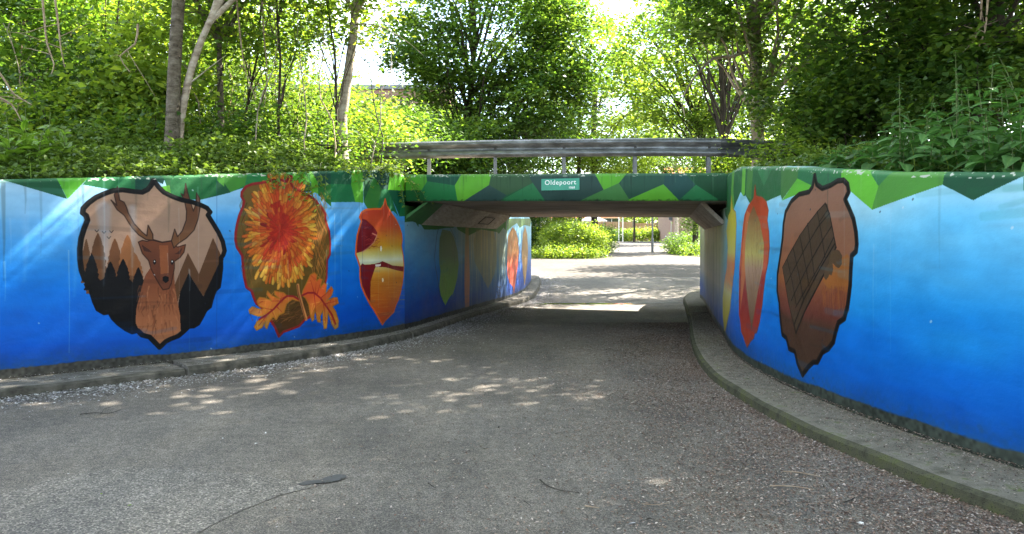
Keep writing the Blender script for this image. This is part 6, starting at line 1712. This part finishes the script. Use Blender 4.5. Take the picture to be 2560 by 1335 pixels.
# garden fence
fn = empty("garden_fence", (13, 83, 1.52)); tag(fn, "tall brown wooden board fence at the end of the path", "fence")
xsf = [8.6, 10.3, 12.0, 13.6, 15.2, 16.9]
for i, (a_, b_) in enumerate(zip(xsf[:-1], xsf[1:])):
    ht = 2.15 if i < 3 else 2.0
    mb = MB(); nb_ = 10; w = (b_ - a_ - .12) / nb_
    for j in range(nb_): mb.box((a_ + .06 + w * (j + .5), 83 + (.012 if j % 2 else -.012), 1.56 + ht / 2), (w * .93, .022, ht - .04), tint=.5)
    mb.box(((a_+b_)/2, 83.03, 1.56 + ht + .0), (b_ - a_ - .1, .05, .05))
    mb.build("fence_panel", M['wood_fence'], fn)
for a_ in xsf:
    mb = MB(); mb.box((a_, 83, 1.55 + 1.1), (.1, .1, 2.25)); mb.build("fence_post", M['deck_side'], fn)
fn2 = empty("garden_fence", (5.5, 78, 1.52)); tag(fn2, "reddish board fence glimpsed between the two dark trunks", "fence")
for i in range(4):
    mb = MB()
    for j in range(10): mb.box((3.6 + i * 1.8 + .18 * j, 86, 2.5), (.165, .022, 1.95))
    mb.build("fence_panel", M['wood_fence'], fn2)

def house(label, x0, x1, y0, y1, z0, eave, ridge, wallm, roofm, wins, name="house", cat="house"):
    root = empty(name, ((x0+x1)/2, (y0+y1)/2, z0)); tag(root, label, cat)
    mb = MB(); mb.box(((x0+x1)/2, (y0+y1)/2, (z0+eave)/2 - .1), (x1-x0, y1-y0, eave-z0+.2)); mb.build("wall", M[wallm], root)
    mb = MB(); o_ = .4
    if ridge > eave + .5:
        ym = (y0+y1)/2
        mb.add([(x0-o_, y0-o_, eave+.01), (x1+o_, y0-o_, eave+.01), (x1+o_, ym, ridge), (x0-o_, ym, ridge), (x0-o_, y1+o_, eave+.01), (x1+o_, y1+o_, eave+.01)], [(0,1,2,3), (3,2,5,4), (0,3,4), (1,5,2), (0,4,5,1)])
    else: mb.box(((x0+x1)/2, (y0+y1)/2, eave + .15), (x1-x0+.3, y1-y0+.3, .28))
    mb.build("roof", M[roofm], root)
    for (wx, wz, ww, wh) in wins:
        mb = MB()
        for sx_ in (-1, 1): mb.box((wx + sx_ * ww / 2, y0 - .02, wz), (.09, .12, wh + .09))
        for sz_ in (-1, 1): mb.box((wx, y0 - .021, wz + sz_ * wh / 2), (ww + .08, .11, .09))
        mb.box((wx, y0 - .015, wz), (.06, .09, wh))
        f_ = mb.build("window", M['white_paint'], root)
        mb = MB(); mb.box((wx, y0 - .006, wz), (ww, .03, wh)); mb.build("pane", M['glass'], f_)
    return root
house("cream house with an orange tiled roof behind the garden fence", 2.0, 15.5, 95, 103, 1.5, 4.55, 8.0, 'plaster', 'roof_orange', [(7.8, 3.6, 1.0, 1.6), (10.2, 3.6, 1.4, 1.3), (12.8, 3.9, 2.0, 1.2), (5.0, 3.6, 1.4, 1.4)])
house("brick house behind the pale trunk on the right of the far path", 15.6, 25, 70, 79, 1.4, 6.2, 9.0, 'brick_pale', 'roof_orange', [(20.5, 4.0, 1.4, 1.5), (23, 4.0, 1.2, 1.5)])
house("flat-roofed brick building behind the trees left of the round-crowned tree", -16, -4.4, 52, 62, .9, 12.25, 12.3, 'brick', 'steel_dull', [(-14 + 2.6 * i, z_, 1.5, 1.5) for i in range(4) for z_ in (4.2, 7.2, 10.2)], name="brick_building", cat="building")
# pale parasol tent in the garden
tn = empty("garden_tent", (9.6, 88, 1.5)); tag(tn, "white peaked garden tent above the fence", "tent")
mb = MB(); mb.add([(8.2, 87, 4.0), (11.2, 87, 3.95), (11.2, 90, 3.95), (8.2, 90, 4.0), (9.5, 88.5, 4.75)], [(0,1,4), (1,2,4), (2,3,4), (3,0,4)]); mb.build("canopy", M['tent'], tn)
for x_, y_ in ((8.25, 87.05), (11.15, 87.05), (11.15, 89.95), (8.25, 89.95)):
    mb = MB(); mb.tube([(x_, y_, 1.5), (x_, y_, 3.98)], .03, 6); mb.build("pole", M['white_paint'], tn)
# posts
for k, (px, d, h, r_, m_, lab) in enumerate([(1547, 71.5, 3.2, .045, 'white_paint', "left of the two white posts at the end of the path"), (1557, 72.5, 3.2, .055, 'white_paint', "right, thicker one of the two white posts")]):
    x = (px - CX) / FPX * d; z = float(gz(d)); root = empty("post", (x, d, z)); tag(root, lab, "post", "white posts at the end of the path")
    mb = MB(); mb.tube([(x, d, z), (x, d, z + h)], r_, 10); mb.build("shaft", M[m_], root); mb = MB(); mb.tube([(x, d, z + h), (x, d, z + h + .03)], [r_ * 1.15, r_ * .6], 10); mb.build("cap", M['steel_dull'], root)
x, d = (1631 - CX) / FPX * 49, 49.0; z = float(gz(d))
lp = empty("street_lamp", (x, d, z)); tag(lp, "grey lamp post standing in the far path", "street lamp")
mb = MB(); mb.tube([(x, d, z), (x, d, z + .9), (x, d, z + .92), (x, d, z + 4.6)], [.085, .085, .055, .045], 12); mb.build("pole", M['steel_dull'], lp)
mb = MB(); mb.tube([(x, d, z + 4.6), (x, d, z + 4.75), (x, d, z + 4.95), (x, d, z + 5.02)], [.06, .22, .2, .05], 14); mb.build("lamp_head", M['white_paint'], lp)
mb = MB(); mb.box((x, d, z + .5), (.10, .19, .35)); mb.build("service_hatch", M['steel_dull'], lp)
x, d = (1678 - CX) / FPX * 72, 72.0; z = float(gz(d))
rs = empty("road_sign", (x, d, z)); tag(rs, "round road sign seen from behind on a pale pole", "road sign")
mb = MB(); mb.tube([(x, d, z), (x, d, z + 2.6)], .035, 8); mb.build("pole", M['white_paint'], rs)
mb = MB(); mb.tube([(x, d - .05, z + 2.35), (x, d - .07, z + 2.35)], .27, 24); mb.build("sign_disc", M['road_sign_blue'], rs)
for k, (px, lab) in enumerate([(1665, "left concrete bollard before the hedge"), (1675, "right concrete bollard before the hedge")]):
    d = 73.0 - k; x = (px - CX) / FPX * d; z = float(gz(d))
    bo = empty("bollard", (x, d, z)); tag(bo, lab, "bollard", "bollards at the end of the path")
    mb = MB(); mb.tube([(x, d, z), (x, d, z + .5)], [.11, .10], 12); mb.build("shaft", M['deck_side'], bo)
    mb = MB(); mb.tube([(x, d, z + .5), (x, d, z + .56), (x, d, z + .6)], [.105, .09, .03], 12); mb.build("cap", M['white_paint'], bo)

# ------------------------------------------------------------ litter on the path
rg = np.random.default_rng(51)
KRs = spline(KR, .1); KLs = spline(KL, .1)
def kx(K, y): return np.interp(y, K[:, 1], K[:, 0])
def flakes(name, label, P, size, mat, tint, rg, asp=.45):
    V, F, t = leaves(P, size, tint, up=2.6, aspect=asp, droop=0, rg=rg)
    o = fast_mesh(name, V, F, mat, None, t); tag(o, label, "litter", kind='stuff')
    return o
def clumpy(x, y):
    return (.5 + .5 * np.sin(x * 3.1 + 1.3 * np.sin(y * 1.7)) * np.sin(y * 2.3 + 1.1 * np.sin(x * 2.2)))
n = 140000
y = 2.2 + 12.5 * rg.random(n) ** 1.5
edge_ = kx(KRs, y)
x = edge_ - rg.exponential(.75, n) * (1 + .3 * (y < 5))
keep = (x > -1.6) & (x < edge_ - .01) & (rg.random(n) < .35 + .65 * clumpy(x, y))
x, y = x[keep], y[keep]
flakes("bud_litter", "brown bud scales strewn along the right side of the path", np.column_stack([x, y, gz(y) + .008 + .006 * rg.random(len(x))]), .010 + .017 * rg.random(len(x)), M['litter_brown'], np.where(rg.random(len(x)) < .16, .85 + .15 * rg.random(len(x)), .30 + .5 * rg.random(len(x))), rg)
n = 44000
y = 5.5 + 26 * rg.random(n) ** 1.3
x = kx(KLs, y) + rg.exponential(.24, n) + .01
keep = rg.random(n) < .3 + .7 * clumpy(x * .7, y)
x, y = x[keep], y[keep]
flakes("seed_fluff", "whitish seed fluff drifted against the left kerb", np.column_stack([x, y, gz(y) + .004 + .02 * rg.random(len(x)) * np.exp(-(x - kx(KLs, y)) * 6)]), .014 + .026 * rg.random(len(x)), M['litter_white'], rg.beta(2, 1.2, len(x)), rg, .6)
n = 9000
y = 2.2 + 12 * rg.random(n) ** 1.5; x = rg.uniform(-6, 2.6, n)
keep = (x > kx(KLs, y) + .02) & (x < kx(KRs, y) - .02)
x, y = x[keep], y[keep]
flakes("fine_litter", "scattered pale specks of litter over the whole path", np.column_stack([x, y, gz(y) + .005]), .005 + .008 * rg.random(len(x)), M['litter_white'], rg.random(len(x)), rg)
n = 20000    # litter on the kerbs
y = 3.5 + 14 * rg.random(n); a_ = kx(KRs, y); b_ = np.interp(y, W_R.p[:, 1], W_R.p[:, 0]); tt_ = 1 - rg.random(n) ** 1.6 * .95
x = a_ + .05 + (b_ - a_ - .06) * tt_
flakes("kerb_litter", "brown scales lying on the right kerb against the wall", np.column_stack([x, y, gz(y) + .127]), .008 + .014 * rg.random(n), M['litter_brown'], rg.random(n), rg)
n = 3600
y = 6 + 11 * rg.random(n); a_ = kx(KLs, y); b_ = np.interp(y, allL[:, 1], allL[:, 0]); tt_ = rg.random(n)
x = a_ + (b_ - a_) * tt_ * .96 - .03
flakes("kerb_litter", "pale fluff lying on the left kerb", np.column_stack([x, y, gz(y) + .127]), .008 + .016 * rg.random(n), M['litter_white'], rg.beta(2, 2, n), rg)

def twig(pix, r_, mat, lab, lift=.012):
    q = spline([gp(x_, y_, r_ + lift) for x_, y_ in pix], .03)
    mb = MB(); mb.tube(q, np.linspace(r_, r_ * .5, len(q)), 6)
    tag(mb.build("twig", M[mat]), lab, "twig")
twig([(1350, 1205), (1368, 1220), (1400, 1232), (1448, 1238)], .005, 'twig_dark', "dark curved twig in the middle of the near path")
twig([(1070, 1213), (1080, 1220), (1090, 1226)], .0035, 'twig_dark', "tiny dark twig left of the curved twig")
twig([(1958, 1184), (1995, 1187), (2030, 1193), (2052, 1198)], .0045, 'twig', "pale twig near the right kerb, upper of two")
twig([(1925, 1221), (1960, 1221), (2000, 1224), (2035, 1231)], .005, 'twig', "pale twig near the right kerb, lower of two")
twig([(1462, 1271), (1480, 1274), (1498, 1277)], .005, 'twig', "short orange-brown twig below the curved twig")
twig([(1608, 1266), (1640, 1268), (1672, 1263)], .003, 'twig', "thin pale twig left of the brown drift")
twig([(1310, 1258), (1320, 1265), (1327, 1272)], .003, 'twig_dark', "small forked dark twig below the curved twig")
twig([(200, 1040), (240, 1036), (270, 1038), (302, 1028)], .004, 'twig_dark', "dark twig by the left drift of fluff")
twig([(252, 1038), (262, 1026), (275, 1022)], .003, 'twig_dark', "thin side shoot lying on the dark left twig")
twig([(2110, 1262), (2128, 1256), (2138, 1248)], .004, 'twig_dark', "short dark twig near the right kerb")
for k, (px, py, sz, mt, lab) in enumerate([(1245, 1071, .045, 'twig_dark', "curled dark leaf in the middle of the path"), (645, 1112, .05, 'bud_white', "white petal scrap on the left of the path"), (665, 1087, .032, 'bud_white', "small white scrap above the petal scrap"), (555, 1100, .028, 'bud_white', "small white scrap left of the petal scrap"), (170, 1189, .035, 'bud_white', "white scrap on the coarse surfacing"), (252, 1237, .035, 'leaf_mid', "green leaf on the coarse surfacing"), (318, 1270, .035, 'leaf_mid', "lower green leaf on the coarse surfacing"), (2062, 1121, .06, 'bud_white', "white scrap near the right kerb"), (2040, 1106, .045, 'bud_white', "white scrap beside the right kerb, farther one"), (2160, 1318, .075, 'bud_white', "large white petal scrap at the lower right"), (1570, 983, .04, 'bud_white', "white scrap in the middle distance"), (1580, 985, .045, 'bud_white', "second white scrap in the middle distance"), (2062, 1095, .045, 'leaf_mid', "small green leaf against the right kerb"), (1615, 1306, .05, 'twig_dark', "dark leaf at the bottom of the picture"), (1590, 1312, .07, 'litter_white', "pale grey feather-like leaf at the bottom")]):
    P0 = np.array([gp(px, py, .012)])
    rgk = np.random.default_rng(400 + k)
    V, F, t = leaves(P0, np.array([sz * .8]), np.array([.8]), up=2.5, aspect=.55, droop=0, kind='six', rg=rgk)
    o = fast_mesh("fallen_leaf", V, F, M[mt], None, t, origin=tuple(P0[0])); tag(o, lab, "leaf")
